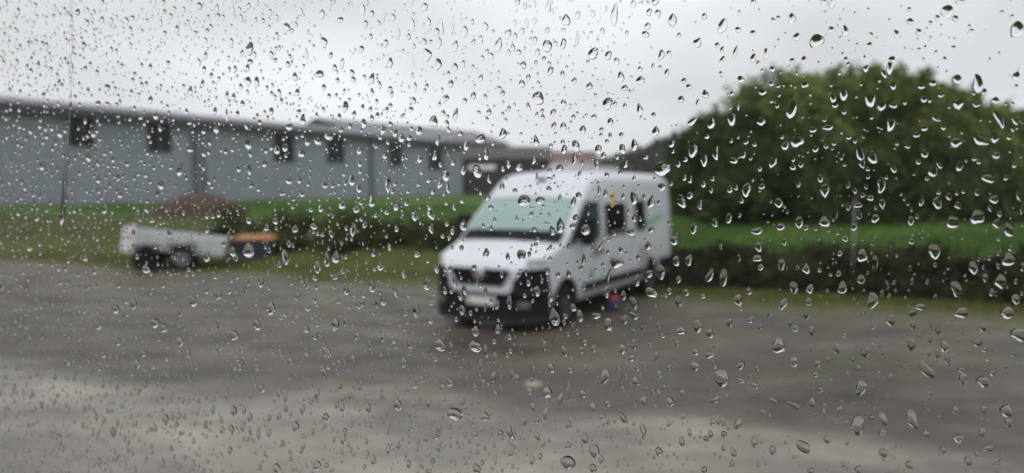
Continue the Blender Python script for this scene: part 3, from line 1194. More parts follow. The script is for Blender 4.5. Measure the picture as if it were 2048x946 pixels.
def height_at(c, py):
    return at_depth(1024, py, c.y).z - c.z


c = base_at(1690, 27.5)
bush('willow_bush', 'huge rounded green bush with feathery top, tallest on the bank', c, 5.3, 3.6, height_at(c, 152), 600, 120, .105, M['bush'], 3, 150)
c = base_at(1925, 28.5)
bush('willow_bush', 'green bush on the right bank, lower right shoulder of the huge bush', c, 3.0, 3.0, height_at(c, 212), 330, 115, .105, M['bush'], 5, 40)
c = base_at(2150, 27)
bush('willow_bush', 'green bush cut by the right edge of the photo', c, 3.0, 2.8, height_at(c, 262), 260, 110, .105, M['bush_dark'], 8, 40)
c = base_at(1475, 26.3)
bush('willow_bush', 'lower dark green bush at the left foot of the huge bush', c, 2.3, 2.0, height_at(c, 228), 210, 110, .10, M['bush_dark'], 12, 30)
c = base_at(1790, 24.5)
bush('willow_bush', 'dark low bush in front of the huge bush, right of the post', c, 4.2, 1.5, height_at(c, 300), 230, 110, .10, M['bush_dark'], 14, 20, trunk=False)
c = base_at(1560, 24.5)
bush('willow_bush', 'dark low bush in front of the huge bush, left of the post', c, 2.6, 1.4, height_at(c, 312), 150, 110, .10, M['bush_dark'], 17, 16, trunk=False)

# dark hedge left of the van
P = []
for k in range(15):
    px = 462 + k * 31 + random.uniform(-14, 14)
    c = base_at(px, 23.4 + random.uniform(-.9, .9) - (px - 680) / 375)
    rad, top = random.uniform(.35, .85), random.choice((.35, .5, .75, 1.0, 1.15)) * random.uniform(.85, 1.1)
    for i in range(int(26 * rad)):
        a, q_ = random.uniform(0, 6.28), random.random() ** .5
        zz = top * math.sqrt(max(0, 1 - q_ * q_)) * random.uniform(.25, 1)
        P.append(rng.normal(size=(80, 3)) * np.array([.17, .17, .13]) + np.array([c.x + rad * q_ * math.cos(a), c.y + rad * q_ * math.sin(a), c.z + zz]))
hd = leafmesh('hedge', np.concatenate(P), .075, M['hedge'], None, .3)
tag(hd, 'low dark green bramble hedge between the orange-lidded box and the van', 'hedge')

# brambles over the dark bank
P = []
for i in range(1150):
    u = random.uniform(-3.5, 26)
    v = FOOT - .9 * sstep((u - 2.5) / 4) + random.uniform(.05, 1.75 + .7 * mnoise.noise((u * .5, 4, 0)))
    x, y = u * NU.x + v * NV.x, u * NU.y + v * NV.y
    z = ground_z(x, y)
    if mnoise.noise((u * .7, v * .9, 6)) > .38:
        continue
    P.append(rng.normal(size=(46, 3)) * np.array([.22, .22, .12]) + np.array([x, y, z + .05 + (.13 + .22 * max(0, mnoise.noise((u * .55, 9, 0)))) * random.random()]))
br = leafmesh('bank_brambles', np.concatenate(P), .07, M['bramble'], None, .3)
tag(br, 'dark brown-green brambles covering the bank right of the van', 'brambles', kind='stuff')


def blades(name, label, pts, h, wdt, material):
    n = len(pts)
    B = np.array([(x, y, ground_z(x, y) - .01) for x, y in pts])
    a = rng.uniform(0, 2 * math.pi, n)
    hh = h * rng.uniform(.5, 1.4, n)
    lean = rng.normal(size=(n, 2)) * .35 * hh[:, None]
    V = np.empty((n, 3, 3))
    dx = np.stack([np.cos(a), np.sin(a), np.zeros(n)], 1) * wdt
    V[:, 0] = B - dx
    V[:, 1] = B + dx
    V[:, 2] = B + np.concatenate([lean, hh[:, None]], 1)
    me = bpy.data.meshes.new(name)
    me.vertices.add(n * 3)
    me.vertices.foreach_set('co', V.reshape(-1))
    me.loops.add(n * 3)
    me.loops.foreach_set('vertex_index', np.arange(n * 3, dtype=np.int32))
    me.polygons.add(n)
    me.polygons.foreach_set('loop_start', np.arange(0, n * 3, 3, dtype=np.int32))
    me.polygons.foreach_set('loop_total', np.full(n, 3, dtype=np.int32))
    me.update(calc_edges=True)
    return tag(link(name, me, material), label, 'grass', kind='stuff')


pts = []
while len(pts) < 42000:
    u, v = random.uniform(-34, 30), FOOT + 1.9 + 15 * random.random() ** 1.6
    if u < -11 and v < 24.5:
        continue
    pts.append((u * NU.x + v * NV.x, u * NU.y + v * NV.y))
blades('meadow_grass', 'fresh green grass on top of the bank', pts, .16, .018, M['grass'])
pts = []
while len(pts) < 26000:
    u = random.uniform(-24, 20)
    v = FOOT - .9 * sstep((u - 2.5) / 4) - .1 + random.gauss(-.8, .55) + 1.4 * mnoise.noise((u * .4, 7, 0))
    if u < -3 and random.random() < .5:
        v = FOOT + random.uniform(-.6, 2.2)
    x, y = u * NU.x + v * NV.x, u * NU.y + v * NV.y
    pts.append((x, y))
blades('verge_grass', 'short yellow-green verge grass between gravel and bank', pts, .07, .012, M['verge'])

# ------------------------------------------------------------------ the cabin the photograph is taken from, and its wet window
KY = .386
D0 = .349
PU = Vector((1, -KY, 0)).normalized()           # along the pane, to the right and nearer
PN = Vector((KY, 1, 0)).normalized()            # out of the window
PO = Vector((0, D0, CAM_H))                     # point of the outer face on the line of sight
PT = .003
PU0, PU1, PZ0, PZ1 = -.72, .55, -.34, .27       # pane extents round PO
ROT = math.atan2(PU.y, PU.x)
# local frame: +x = PU, +y = PN, origin on the outer face
win = tag(empty('window', PO, ROT), 'wide clear vehicle window wet with rain, seen from inside, filling the view', 'window')
MB().box(PU0, PU1, -PT, 0, PZ0, PZ1).build('pane', M['acrylic'], win)
fr = MB()
for a in ((PU0 - .03, PU0 + .004, PZ0 - .03, PZ1 + .03), (PU1 - .004, PU1 + .03, PZ0 - .03, PZ1 + .03)):
    fr.box(a[0], a[1], -.02, .008, a[2], a[3])
for a in ((PZ0 - .03, PZ0 + .004), (PZ1 - .004, PZ1 + .03)):
    fr.box(PU0 + .004, PU1 - .004, -.02, .008, a[0], a[1])
fr.build('frame', M['rubber'], win)
cab = tag(empty('cabin', PO, ROT), kind='structure')
c0, c1, cz0, cz1 = -1.9, 1.7, .42 - CAM_H, .52
cw = MB()
cw.box(c0, PU0 - .028, -.035, .004, cz0, cz1)
cw.box(PU1 + .028, c1, -.035, .004, cz0, cz1)
cw.box(PU0 - .028, PU1 + .028, -.035, .004, cz0, PZ0 - .028)
cw.box(PU0 - .028, PU1 + .028, -.035, .004, PZ1 + .028, cz1)
cw.box(c0, c1, -2.1, -2.06, cz0, cz1)
cw.box(c0, c0 + .04, -2.06, -.035, cz0, cz1)
cw.box(c1 - .04, c1, -2.06, -.035, cz0, cz1)
cw.build('cabin_wall', M['cabin'], cab)
MB().box(c0, c1, -2.1, .004, cz1, cz1 + .05).build('cabin_ceiling', M['cabin'], cab)
MB().box(c0 + .04, c1 - .04, -2.06, -.035, cz0, cz0 + .05).build('cabin_floor', M['cabin'], cab)


def pane_uv(px, py):
    """where the viewing ray through a photo pixel meets the outer face, in the pane's own metres"""
    r = ray(px, py)
    t = PN.dot(PO - Vector((0, 0, CAM_H))) / PN.dot(r)
    q = Vector((0, 0, CAM_H)) + r * t - PO
    return q.dot(PU), q.z


# larger raindrops, read off the photograph in tiles: x y width height [tilt]
TILES = [
((0, 0), """80 50 14 38 10;317 50 20 28;357 42 14 24;382 50 14 22;415 80 18 28;512 85 18 34;536 73 18 22;528 118 16 24;572 42 10 20;623 15 14 36;665 135 16 24;713 117 18 32;803 25 22 34;741 40 14 24;575 125 14 16;848 108 16 22;878 65 16 24;898 70 14 20;838 70 14 20;937 42 14 28;963 40 14 24;930 172 16 42;1003 197 32 55;1005 248 22 26;972 215 14 30 20;998 327 24 42;968 347 16 26 -20;945 278 16 30;922 278 14 24;342 180 18 28;348 275 16 24;452 200 14 26;472 208 14 26;436 350 24 30 0 u;607 268 16 28;603 213 12 16;678 252 18 20;608 400 18 34;545 297 16 22;573 338 16 20;768 365 16 42;975 415 18 28;955 455 16 24;912 460 10 50;131 285 16 26;178 175 14 24;75 248 12 30;212 278 12 24;148 22 14 24;155 68 12 22;265 40 12 24;222 65 12 22;142 92 10 18;400 415 20 28;990 505 12 36 -20;870 517 20 40;803 250 14 30;740 345 14 20;858 332 14 16;247 535 20 40;380 535 18 38 -10;1000 578 30 48;767 597 26 30;725 680 24 52;650 740 26 36;590 835 14 42 -25;765 490 22 24;570 470 20 24;630 465 22 30;175 665 20 36;1003 680 18 44;485 780 20 28;428 835 24 42;880 855 18 34;835 915 20 36;155 870 20 34;615 880 26 22;1000 880 22 34;480 465 16 16;215 515 16 24;195 545 16 28;130 525 16 24;360 630 20 34;400 720 20 28;425 615 16 20;820 525 18 28;845 570 18 28;820 615 18 26;940 550 16 20;935 600 16 20;515 655 18 22;590 700 18 22;690 670 18 18;820 670 16 28;960 675 18 30;1010 740 18 24;510 750 16 18;80 850 16 30;82 410 12 14;240 415 10 30;170 480 12 24;435 415 16 20;480 385 12 20"""),
((512, 0), """8 10 14 34;125 115 30 48;185 48 14 30;86 75 16 34;88 145 16 34;66 220 18 38;8 328 22 42;83 200 14 32;268 60 24 44;275 170 28 42 -15;300 22 14 44;340 82 26 26;312 8 18 24;206 215 12 52 -10;430 42 22 52;467 55 20 24;493 92 18 22;512 77 14 30;572 138 18 44;522 175 20 34;462 147 16 24;425 198 20 32;348 258 16 54 10;258 297 34 34;160 308 24 36;132 258 18 28;303 222 16 26;318 272 18 30;387 292 20 30 -20;330 322 16 26;275 350 18 26;296 385 16 24;170 370 20 30;98 372 16 36 -15;467 315 24 42;497 340 16 34;468 370 16 34 -10;540 252 22 40;540 355 18 22;540 422 20 20;360 428 26 48;396 457 18 30;430 430 16 26;337 468 16 30;435 495 22 42;466 472 18 30;192 480 24 44;247 462 14 28;66 445 18 34;138 508 30 30;20 490 18 26;625 12 14 28;677 30 26 36;693 88 20 38;628 100 20 58 -10;745 108 16 66 -10;790 110 12 44;734 172 20 50;836 128 26 50;868 88 16 22;921 107 20 36;900 160 20 38;800 185 24 44;688 220 32 54 -15;731 257 28 48;799 268 22 34;831 258 16 34;907 233 16 26;870 268 14 20;772 297 16 26;782 336 26 30;902 312 18 30;872 383 22 30;762 393 28 28;747 360 12 22;838 403 18 28;1010 138 28 40;973 180 26 64 15;975 353 20 20;935 448 22 24;893 450 16 18;800 462 18 64;752 452 20 22;714 485 32 52;766 493 20 30;640 350 14 42;632 240 8 70 -5;686 345 16 22;590 463 14 28 60;540 497 22 24;511 520 20 46;655 523 26 40;625 515 14 24;586 553 28 34;616 552 22 26;295 545 32 38;345 520 24 22;252 565 30 34;210 567 22 36;90 600 28 36;122 590 24 36;188 612 26 44;418 602 22 34;520 622 22 28;657 635 22 34;719 622 22 44;843 583 24 38;901 556 42 38;990 535 26 48;730 560 18 42;950 573 12 26;923 615 18 60;887 685 32 60;898 627 14 32;832 680 20 44;762 700 28 58;739 730 24 48;770 750 14 56 -10;790 650 20 26;741 658 16 24;665 690 14 20;694 720 22 24;654 738 18 18;709 765 20 26;612 765 18 20;532 738 22 74;387 720 26 48;415 753 22 40;418 655 16 28;280 740 22 30;312 743 18 24;135 723 28 30;467 805 26 46;350 818 32 38;264 830 22 38;405 836 30 30;568 820 26 50;527 848 20 24;637 860 24 46;483 860 16 24;701 850 26 60 -15;605 812 20 28;704 912 20 44;767 893 18 26;765 812 16 22;828 803 22 24;930 790 20 30;942 830 20 24;986 745 20 38;832 900 26 52;789 920 20 38;392 918 26 60;161 915 24 32;82 883 22 30;235 905 26 28;310 855 14 40;935 718 14 38 -15;38 655 22 28;110 772 26 24;178 720 18 30;190 775 26 30;48 910 24 30;755 772 14 30;957 880 12 24;943 912 14 22;912 902 14 20"""),
((1024, 0), """24 10 20 30;54 25 18 28;92 17 14 30;147 28 24 48 10;163 48 14 26;218 82 32 52;265 62 20 36;207 122 20 20;412 60 26 96;378 35 12 24;487 15 20 40 10;550 50 24 30 20;575 8 26 34 40;643 82 34 56;535 138 32 26;770 67 22 30;843 105 38 60 25;905 120 28 22;743 172 32 40;821 182 20 24;893 210 18 50 15;1016 215 20 44;965 8 24 24;60 95 16 48;92 84 16 32;14 92 14 26;42 125 20 28;15 145 18 26;93 163 20 34;143 185 38 56;207 176 24 42 15;263 155 14 66;363 125 18 28;327 215 42 48;387 222 28 36;420 246 22 32;305 250 14 22;629 218 20 34;843 238 20 28 30;5 193 18 34;52 200 12 30;48 260 26 30 20;97 253 14 24;130 235 18 20;155 285 24 38;204 298 18 32;250 325 20 30;42 335 24 32;107 393 42 60;312 345 28 30 0 u;437 308 24 46 -10;515 322 36 32;620 293 18 36 10;384 415 38 54;512 438 24 46;395 488 24 32;68 427 16 36 -15;166 452 22 36 25;208 412 24 26 15;102 460 14 26;125 468 16 24;248 468 18 22;207 507 22 38;99 565 22 44;158 583 16 20;205 570 18 26;257 582 28 50;252 635 24 50;347 597 26 40;367 622 20 28 30;443 595 24 42;490 580 24 50;422 628 18 24;340 655 20 50;456 657 18 32 10;438 540 18 24;394 543 16 26;357 540 14 20;576 525 30 40 0 u;677 398 26 28;688 323 20 22;708 347 24 20;774 377 28 34 -20;743 410 12 30 15;722 487 24 44 55;567 460 20 20;915 318 30 28;1002 370 32 26;880 375 18 18;905 425 10 36;798 493 28 48;880 477 38 48;997 487 32 36;725 600 38 60;770 640 30 52;816 612 24 54;887 642 30 30;603 673 60 66;667 655 22 28;694 637 18 26;640 575 24 32;645 605 14 18;537 628 22 26;690 710 16 28;714 718 16 34;766 733 20 36;803 715 18 18;797 760 18 28;872 757 22 30;895 748 18 26;939 758 38 54;917 800 20 28 -20;600 748 34 30;678 803 38 56 -20;713 782 26 32;638 735 16 18;753 818 20 40;488 793 28 54;557 807 28 54 15;376 773 18 34;350 760 14 38;446 785 16 24;150 757 20 30;193 672 28 30;90 640 18 38;30 668 30 36;272 695 14 28;153 715 24 16;102 705 10 34;50 802 48 50;114 801 36 32;14 763 20 22;247 808 20 44 20;193 790 12 36;195 903 28 66;163 923 22 40;246 905 26 26;297 920 44 46 0 t;477 927 36 34;490 872 18 30;558 918 24 26;80 857 16 24;21 874 12 26;92 917 18 24;728 915 26 48 15;812 890 22 38;868 872 26 42 10;910 860 14 20;980 925 50 30;1000 745 28 24;992 675 18 22;937 568 20 22;970 578 18 20;780 545 20 24;878 563 12 22;955 635 16 16"""),
((1536, 0), """95 75 30 42;222 8 26 40 -50;195 165 60 56;252 120 26 28;308 125 28 44;405 180 24 20;512 138 24 38;715 48 52 54;768 5 40 28;994 120 54 70;494 240 32 28;486 272 28 50;143 240 22 34;97 243 22 20;17 277 22 26;391 276 22 28;838 335 42 72;990 305 32 34;755 318 40 34;740 190 22 14;812 123 24 12;933 50 20 16;602 197 18 10;627 190 12 20;148 340 26 26;13 336 20 20;42 345 16 16;302 380 34 50 0 t;408 400 38 64;453 425 36 40;463 297 18 34 -25;500 345 24 32;500 422 30 26;546 410 16 22;612 347 26 24;657 333 30 28 -20;622 398 28 26;760 415 40 44;832 420 34 20;908 402 30 28;95 440 36 70 20;268 422 26 22;37 425 18 18;490 497 36 54;240 510 40 24;180 520 26 24;117 563 46 58;70 583 32 36 20;190 596 24 26;232 585 22 22;323 549 20 22;348 563 14 24;625 513 26 24;593 540 26 24;670 475 22 30 -40;700 510 20 22;750 570 46 40;848 562 40 62 -50;906 553 36 38;922 477 30 70 -25;985 485 20 34 -35;962 550 20 20;368 612 30 66 -10;377 655 22 38;417 630 36 52 -10;20 650 32 46 25;99 667 24 30;625 615 28 36;660 680 36 56;600 648 18 22;685 660 18 34 -30;766 662 30 42;823 634 22 20;910 622 32 28;878 715 34 50 -60;950 710 18 26;983 660 20 22;452 738 36 60;122 735 18 28;227 762 36 60;320 737 14 34;347 764 18 24;43 812 34 42;409 792 26 26;392 745 14 26;360 820 36 24;365 858 22 40;428 873 30 36;320 825 16 36;456 815 24 44;125 888 30 50;225 888 46 44;52 907 34 30;343 907 26 28;273 860 10 40;570 882 26 38;612 803 22 40;676 810 36 52;835 770 22 26;903 798 36 36;1000 780 22 42;835 868 54 64;738 888 46 56;925 855 20 24;885 830 16 34 -15;914 893 32 38;960 920 44 52;1018 835 20 50;545 795 12 18;560 815 12 18;573 838 12 18;532 775 10 18;595 865 14 22;755 770 16 24;780 765 16 20;635 714 18 18;306 660 14 14"""),
((0, 473), """15 195 20 44;72 160 14 28;113 200 14 28;247 182 16 26;150 278 16 28;240 128 16 20;268 125 16 26;383 137 16 30;348 85 20 30;125 45 24 30;470 290 28 38;540 268 26 44;482 190 18 32;658 190 20 36;590 130 32 34;778 258 28 46;625 345 34 40;662 365 26 38;725 300 20 36;725 418 26 42;880 232 24 40;922 215 16 28;832 215 18 28;865 160 16 22;940 393 32 46;876 445 20 36;880 350 16 44;400 355 24 34;322 405 14 26;97 408 14 32;38 355 16 32;478 420 22 30;420 470 16 28;578 465 18 36;757 465 22 36;790 515 22 36;555 508 22 42;985 210 16 40;1000 55 44 64;935 60 24 40;832 80 26 42;980 492 18 40;965 520 18 28;275 500 18 30;227 560 16 26;65 605 16 38;30 565 14 24;138 633 18 24;173 670 14 30;226 660 16 30;345 690 16 30;392 718 16 36;438 697 14 28;458 780 26 38;338 753 14 26;214 790 16 36 -20;240 800 20 30;403 900 20 44 -15;263 850 16 26;430 635 16 26;418 592 14 30;475 602 16 30;550 745 14 28;530 720 12 28;504 805 12 36;668 730 26 46;695 720 14 40;722 715 18 32;742 715 14 32;714 752 18 24;625 765 18 36;608 770 20 18;692 845 18 24;828 752 16 32;858 690 18 34;894 772 20 36;930 770 24 40 -15;912 638 14 46;940 697 28 42;1005 722 22 36;977 755 20 50 15;1005 775 14 36;926 853 20 32;778 912 20 44;800 920 12 30;658 905 18 38;590 892 14 28;728 920 16 30;507 910 12 50;535 870 14 24;170 905 14 28;271 895 14 30;347 580 12 30;588 595 18 32;640 590 16 28;120 757 14 24;357 765 16 18;405 780 14 24;40 685 14 26 -20;305 450 14 30"""),
((512, 473), """122 80 28 60;287 90 24 60;325 82 34 52;250 120 28 54;501 117 28 38;474 65 20 34;537 40 18 30;648 70 26 30;594 148 20 34;207 188 22 40;247 198 20 28;240 165 20 24;365 215 22 38 -10;322 162 24 22;350 135 16 28;170 240 20 36;238 253 18 28;210 288 24 22;24 180 26 44;65 287 36 52;10 353 30 46;467 198 26 48;489 268 18 40;512 255 24 42;562 222 18 52 -20;433 235 18 20;413 275 20 30;643 297 26 60;685 190 26 50;725 130 22 38;701 333 22 32;705 267 22 14;658 435 12 32 10;576 350 12 18;410 400 20 38;514 407 20 36;321 352 34 48;363 343 18 38 15;250 348 20 28;207 370 24 28;240 400 20 26;277 435 20 28;291 465 26 36;392 490 20 32;140 498 20 38;107 472 18 18;206 467 18 18;266 523 18 26;292 520 16 22;330 540 16 26;8 520 18 24;595 503 24 46;471 518 14 26;460 560 14 24;398 597 16 32 10;248 628 22 44;97 625 18 34;25 605 26 36;122 648 16 28;190 690 22 40;123 688 16 28;283 722 28 38 15;349 683 18 34;453 685 24 38;504 638 16 22;568 668 36 54;740 433 40 54;880 438 52 44;782 442 18 50 -5;922 457 20 52 -10;957 483 20 44 10;880 378 28 42;970 370 20 40;827 293 26 38;720 488 18 24;667 568 20 26;778 580 28 38;750 603 20 28;912 583 22 30;953 560 22 42;876 592 16 20;830 662 18 34;895 660 12 30;960 628 18 30;798 707 58 54;918 718 32 44 -15;735 762 18 44;1018 780 28 54;163 757 28 40;97 717 18 26;57 783 20 34;15 785 16 50;110 825 18 28;197 835 12 26;231 778 12 24;353 808 22 46;389 745 10 32;383 850 12 26;348 860 16 24;533 846 20 40;573 832 16 30;473 890 20 42;613 906 18 40 -15;250 913 34 40;285 912 24 24;88 925 30 44;20 920 16 28;143 888 16 20;693 936 26 20;620 768 16 26;572 748 18 14;530 782 12 22;652 820 14 26;445 818 12 26;450 862 12 22;725 800 22 24;808 815 12 36;780 832 14 18;840 790 12 28;870 750 20 16;907 767 16 28;880 788 14 24;953 820 10 60 -10;960 888 14 48;907 903 16 26;885 925 34 44 -15;888 860 14 20;860 857 12 16;923 65 26 40 0 u;1009 80 18 30;875 123 18 28 15;886 185 14 30;797 182 18 40 -15;837 213 22 42 -15;820 238 22 42 -20;921 218 14 34;968 273 20 38 20;1016 262 22 56;920 282 12 34;825 45 18 26 20;804 330 16 22;788 43 12 20;779 128 16 28"""),
((1024, 473), """40 75 38 48 0 t;106 12 22 24;152 45 16 32 40;228 38 14 30;288 92 18 42;420 103 50 46;358 35 14 50 35;545 37 24 36;596 140 34 66;650 15 32 40;658 97 30 38;709 93 28 50 10;500 175 30 44;551 148 26 38 45;388 155 14 60 10;228 148 18 34;186 152 20 24;122 175 14 24;68 185 20 28;102 218 28 42;157 240 26 40;58 145 10 30 -10;172 322 44 72;274 317 28 48 -10;380 220 28 46;447 235 22 42;557 222 36 52 -50;667 258 24 54 -5;487 265 28 58 -15;667 172 22 32;698 222 26 28;765 238 20 20;792 155 26 64 20;847 163 36 70;905 252 32 46;948 218 22 28;987 40 28 40;981 87 36 28;995 122 24 26;908 85 14 30;834 30 14 48;340 315 34 30;215 318 18 24;387 350 30 58;453 332 24 40;489 315 26 38 -60;520 365 14 30 -35;490 378 16 24;603 395 18 20;743 358 36 52 10;792 385 32 38;870 343 28 34;954 333 22 24;993 360 18 22;678 376 38 32;662 425 18 24;735 460 28 28;790 472 34 30;813 438 16 20;133 435 20 42;212 457 28 44 -25;294 422 20 24;329 447 20 32;444 448 28 46;489 432 22 44;577 478 18 40;552 432 16 22;160 525 26 40;236 532 20 26;295 527 14 36;374 558 40 58;433 548 22 64;497 577 24 40 -25;591 549 24 32;502 525 20 22;527 510 14 20;732 518 34 38;839 567 62 76 0 t;916 513 34 32;972 594 32 26;917 574 26 22;683 624 22 32;589 627 16 30;632 660 32 42;529 655 24 40;813 650 26 42 60;143 620 36 54;195 647 22 48;228 617 18 74;286 627 26 34 -10;326 682 24 42 -15;384 665 28 26;364 720 28 22;136 705 18 52;86 678 16 36;73 617 20 28;20 565 20 34;5 550 16 40;103 732 20 28;52 735 18 36;447 725 26 48 -40;525 775 26 64;228 750 22 36 -15;293 805 30 46;331 857 46 56;226 900 58 60 0 u;226 833 24 28;103 795 20 38 -15;82 887 26 42 -10;115 877 20 30;127 825 14 28;5 780 26 54;589 857 32 36 0 u;680 817 24 40;685 718 20 28;628 746 18 28;712 782 18 34;803 740 26 30 20;778 806 26 24;794 787 20 34 -10;848 844 22 24;885 860 24 38;849 788 26 24 20;880 906 20 26;905 746 28 50 10;971 818 34 44;770 930 26 26;984 908 14 24;325 925 30 36;812 867 14 16;981 527 16 22;952 555 18 14;857 630 18 16;573 677 16 18"""),
((1536, 473), """66 20 18 34;308 8 26 24;375 75 44 52;287 67 22 26;54 110 32 44;153 128 34 40 0 u;427 105 26 60;103 202 34 50;168 208 30 36 15;282 147 20 26;372 170 32 38;297 203 40 48;417 255 44 66;665 60 48 64;573 18 24 26;820 125 40 52;960 92 54 50;928 178 48 60;752 208 44 66;990 250 34 44;955 303 50 52;773 303 50 50 15;60 270 34 48 25;163 260 26 32;154 308 24 42;110 366 26 26;88 344 16 30 -15;176 376 28 40;8 305 18 30 20;491 333 36 50 0 u;580 353 24 38;608 280 40 26;647 348 16 46 -10;1000 390 66 52;858 362 34 34;42 435 50 66;275 447 34 38;104 500 32 46 0 t;197 507 30 30;240 492 18 24;388 462 34 50;420 358 20 20;422 423 22 14;572 430 34 54;705 440 36 50 -10;676 467 22 36;718 490 22 44;633 530 40 84 -35;778 570 38 52;858 577 54 46;640 466 18 24;648 410 14 28;371 605 42 72 10;207 610 28 26;178 662 26 40 -10;103 672 24 50 -60;22 655 22 36 -50;358 755 60 76 0 t;460 727 34 54;577 728 48 74 -20;285 690 26 32 20;223 707 14 44;488 563 22 30;443 546 18 18;317 547 18 20;305 394 20 18;646 624 20 22;952 693 54 56;631 786 36 28;458 780 30 26;140 838 46 62 -45;236 808 24 36;461 862 38 34;19 852 28 38;362 930 30 32;173 934 30 26;300 908 22 20;316 820 14 24;700 850 28 30;748 690 22 32;895 543 26 26;878 487 20 18;865 450 24 22;800 895 36 36;925 885 24 20;880 845 50 26;760 805 44 34;565 910 30 36;960 740 34 34;855 780 30 36;475 195 14 40;567 125 14 28;504 182 14 20;575 178 14 30;637 180 14 22;868 165 24 36;893 222 24 30;860 122 12 20;885 85 16 24;920 10 18 18;968 45 20 24;1018 120 20 40;990 178 16 24;667 240 14 24;455 225 14 30;483 235 12 20"""),
]
drops = []
for (ox, oy), txt in TILES:
    for it in txt.split(';'):
        t = it.split()
        x, y, ww, hh = (float(k) / 2 for k in t[:4])
        drops.append([ox + x, oy + y, ww, hh, float(t[4]) if len(t) > 4 else random.gauss(0, 7), t[5] if len(t) > 5 else random.choice('eeeetuk')])


def drop_geometry(a, b, tilt, shape, seed, nseg, nring, contact=None):
    """one bead of water: flat back on the glass, domed front, heavier towards its foot. a, b: half width and half height (m)"""
    r_ = random.Random(seed)
    ph = [r_.uniform(0, 6.28) for _ in range(4)]
    am = [r_.uniform(.02, .12), r_.uniform(.02, .09), r_.uniform(.01, .05), r_.uniform(0, .03)]
    bend = r_.uniform(-.25, .25) * (1 if b > 1.6 * a else .35)
    if shape == 'k':
        bend += r_.choice((-1, 1)) * .35
    ca, sa = math.cos(tilt), math.sin(tilt)
    hgt = (contact or r_.uniform(1.0, 1.42)) * .4 * min(a, b)
    vs = []
    sag = r_.uniform(.18, .42)
    for i in range(nring + 1):
        rho = 1 - (1 - i / nring) ** 1.7 if i else 0.0
        for k in range(nseg if i else 1):
            th = 2 * math.pi * k / nseg
            c, s = math.cos(th), math.sin(th)
            rr = 1 + sum(am[j] * math.cos((j + 2) * th + ph[j]) for j in range(4))
            x, y = c * rr * rho, s * rr * rho
            if shape == 'u':                   # pointed head
                x *= 1 - .42 * max(0, y) ** 1.3
            elif shape == 't':                 # pointed foot
                x *= 1 - .42 * max(0, -y) ** 1.3
            else:
                x *= 1 - .10 * y
            x += bend * (y * y - .33) * min(1, b / a * .5)
            z = hgt * (1 - rho ** 2.5) * (1 - sag * y)
            X, Y = x * a, y * b
            vs.append((X * ca + Y * sa, Y * ca - X * sa, z))
    fs, sm = [], []
    for k in range(nseg):
        fs.append((0, 1 + (k + 1) % nseg, 1 + k))
        sm.append(True)
    for i in range(nring - 1):
        for k in range(nseg):
            p, q = 1 + i * nseg + k, 1 + i * nseg + (k + 1) % nseg
            fs.append((p, q, q + nseg, p + nseg))
            sm.append(True)
    o = 1 + (nring - 1) * nseg
    fs.append(tuple(o + k for k in range(nseg)))
    sm.append(False)
    return vs, fs, sm


def to_pane(vs, u, z):
    """drop-plane (x right, y up, z out) -> window frame (x, y out, z up)"""
    return [(u + p[0], .0003 + p[2], z + p[1]) for p in vs]


def drop_size(px, py, wpx, hpx):
    u0, _ = pane_uv(px - wpx / 2, py)
    u1, _ = pane_uv(px + wpx / 2, py)
    _, z0 = pane_uv(px, py + hpx / 2)
    _, z1 = pane_uv(px, py - hpx / 2)
    return (u1 - u0) / 2, (z1 - z0) / 2


ORD = 'first second third fourth fifth sixth seventh eighth ninth tenth eleventh twelfth thirteenth fourteenth fifteenth sixteenth seventeenth eighteenth nineteenth twentieth'.split()


def region(px, py):
    if px < 950:
        sl = 190 + .098 * px
    elif px < 1390:
        sl = 285
    else:
        sl = lerp(px, [(1390, 270), (1450, 190), (1560, 135), (1800, 125), (1960, 170), (2048, 220)])
    if py < sl:
        up = py < sl * .5
        if px < 512:
            return ('high sky at far left' if up else 'sky above shed\'s left end')
        if px < 760:
            return ('high sky left of centre' if up else 'sky just above rear shed roof')
        if px < 960:
            return ('high sky above shed\'s far end' if up else 'sky beside rear shed roof')
        if px < 1140:
            return ('high sky above van windscreen' if up else 'low sky above van windscreen')
        if px < 1390:
            return ('high sky above van side' if up else 'low sky above van side')
        if px < 1640:
            return 'sky above the bush\'s left flank'
        return 'sky at top right corner'
    if 895 <= px <= 1340 and 345 < py < 640 and not (px > 1150 and py > 625 - .28 * (px - 1150)) and not (px < 985 and py < 345 + 1.05 * (985 - px)):
        if px < 1140:
            if py < 390:
                return 'van\'s white roof front'
            if py < 472:
                return 'van\'s mint windscreen'
            if py < 535:
                return 'van\'s white bonnet'
            return 'van\'s grille and bumper'
        if py < 400:
            return 'van\'s high roof side'
        if py < 490:
            return 'van\'s side windows'
        return 'van\'s lower flank'
    if px < 920:
        if py < 410:
            return 'left part of shed wall' if px < 420 else ('middle of shed wall' if px < 720 else 'far end of shed wall')
        if py < 545:
            return 'grass around the trailer' if px < 560 else 'hedge and grass left of van'
    elif px < 1390 and py < 400:
        return 'roofs behind the van'
    elif px >= 1340 and py < 445:
        if py < 290:
            return 'upper left of bush' if px < 1720 else 'upper right of bush'
        return 'lower left of bush' if px < 1640 else ('lower middle of bush' if px < 1840 else 'lower right of bush')
    elif px >= 1340 and py < 500:
        return 'bright grass below the bush'
    elif px >= 1340 and py < 610:
        return 'dark bank right of van' if px < 1700 else 'dark bank at far right'
    if py < 700:
        return 'gravel at mid left' if px < 512 else ('gravel left of van nose' if px < 900 else ('gravel just before the van' if px < 1330 else 'gravel edge at right'))
    col = min(7, int(px // 256))
    row = 'upper' if py < 800 else 'bottom'
    return row + ' gravel, ' + ('far left', 'left', 'left of centre', 'just left of middle', 'just right of middle', 'right of centre', 'right', 'far right')[col]


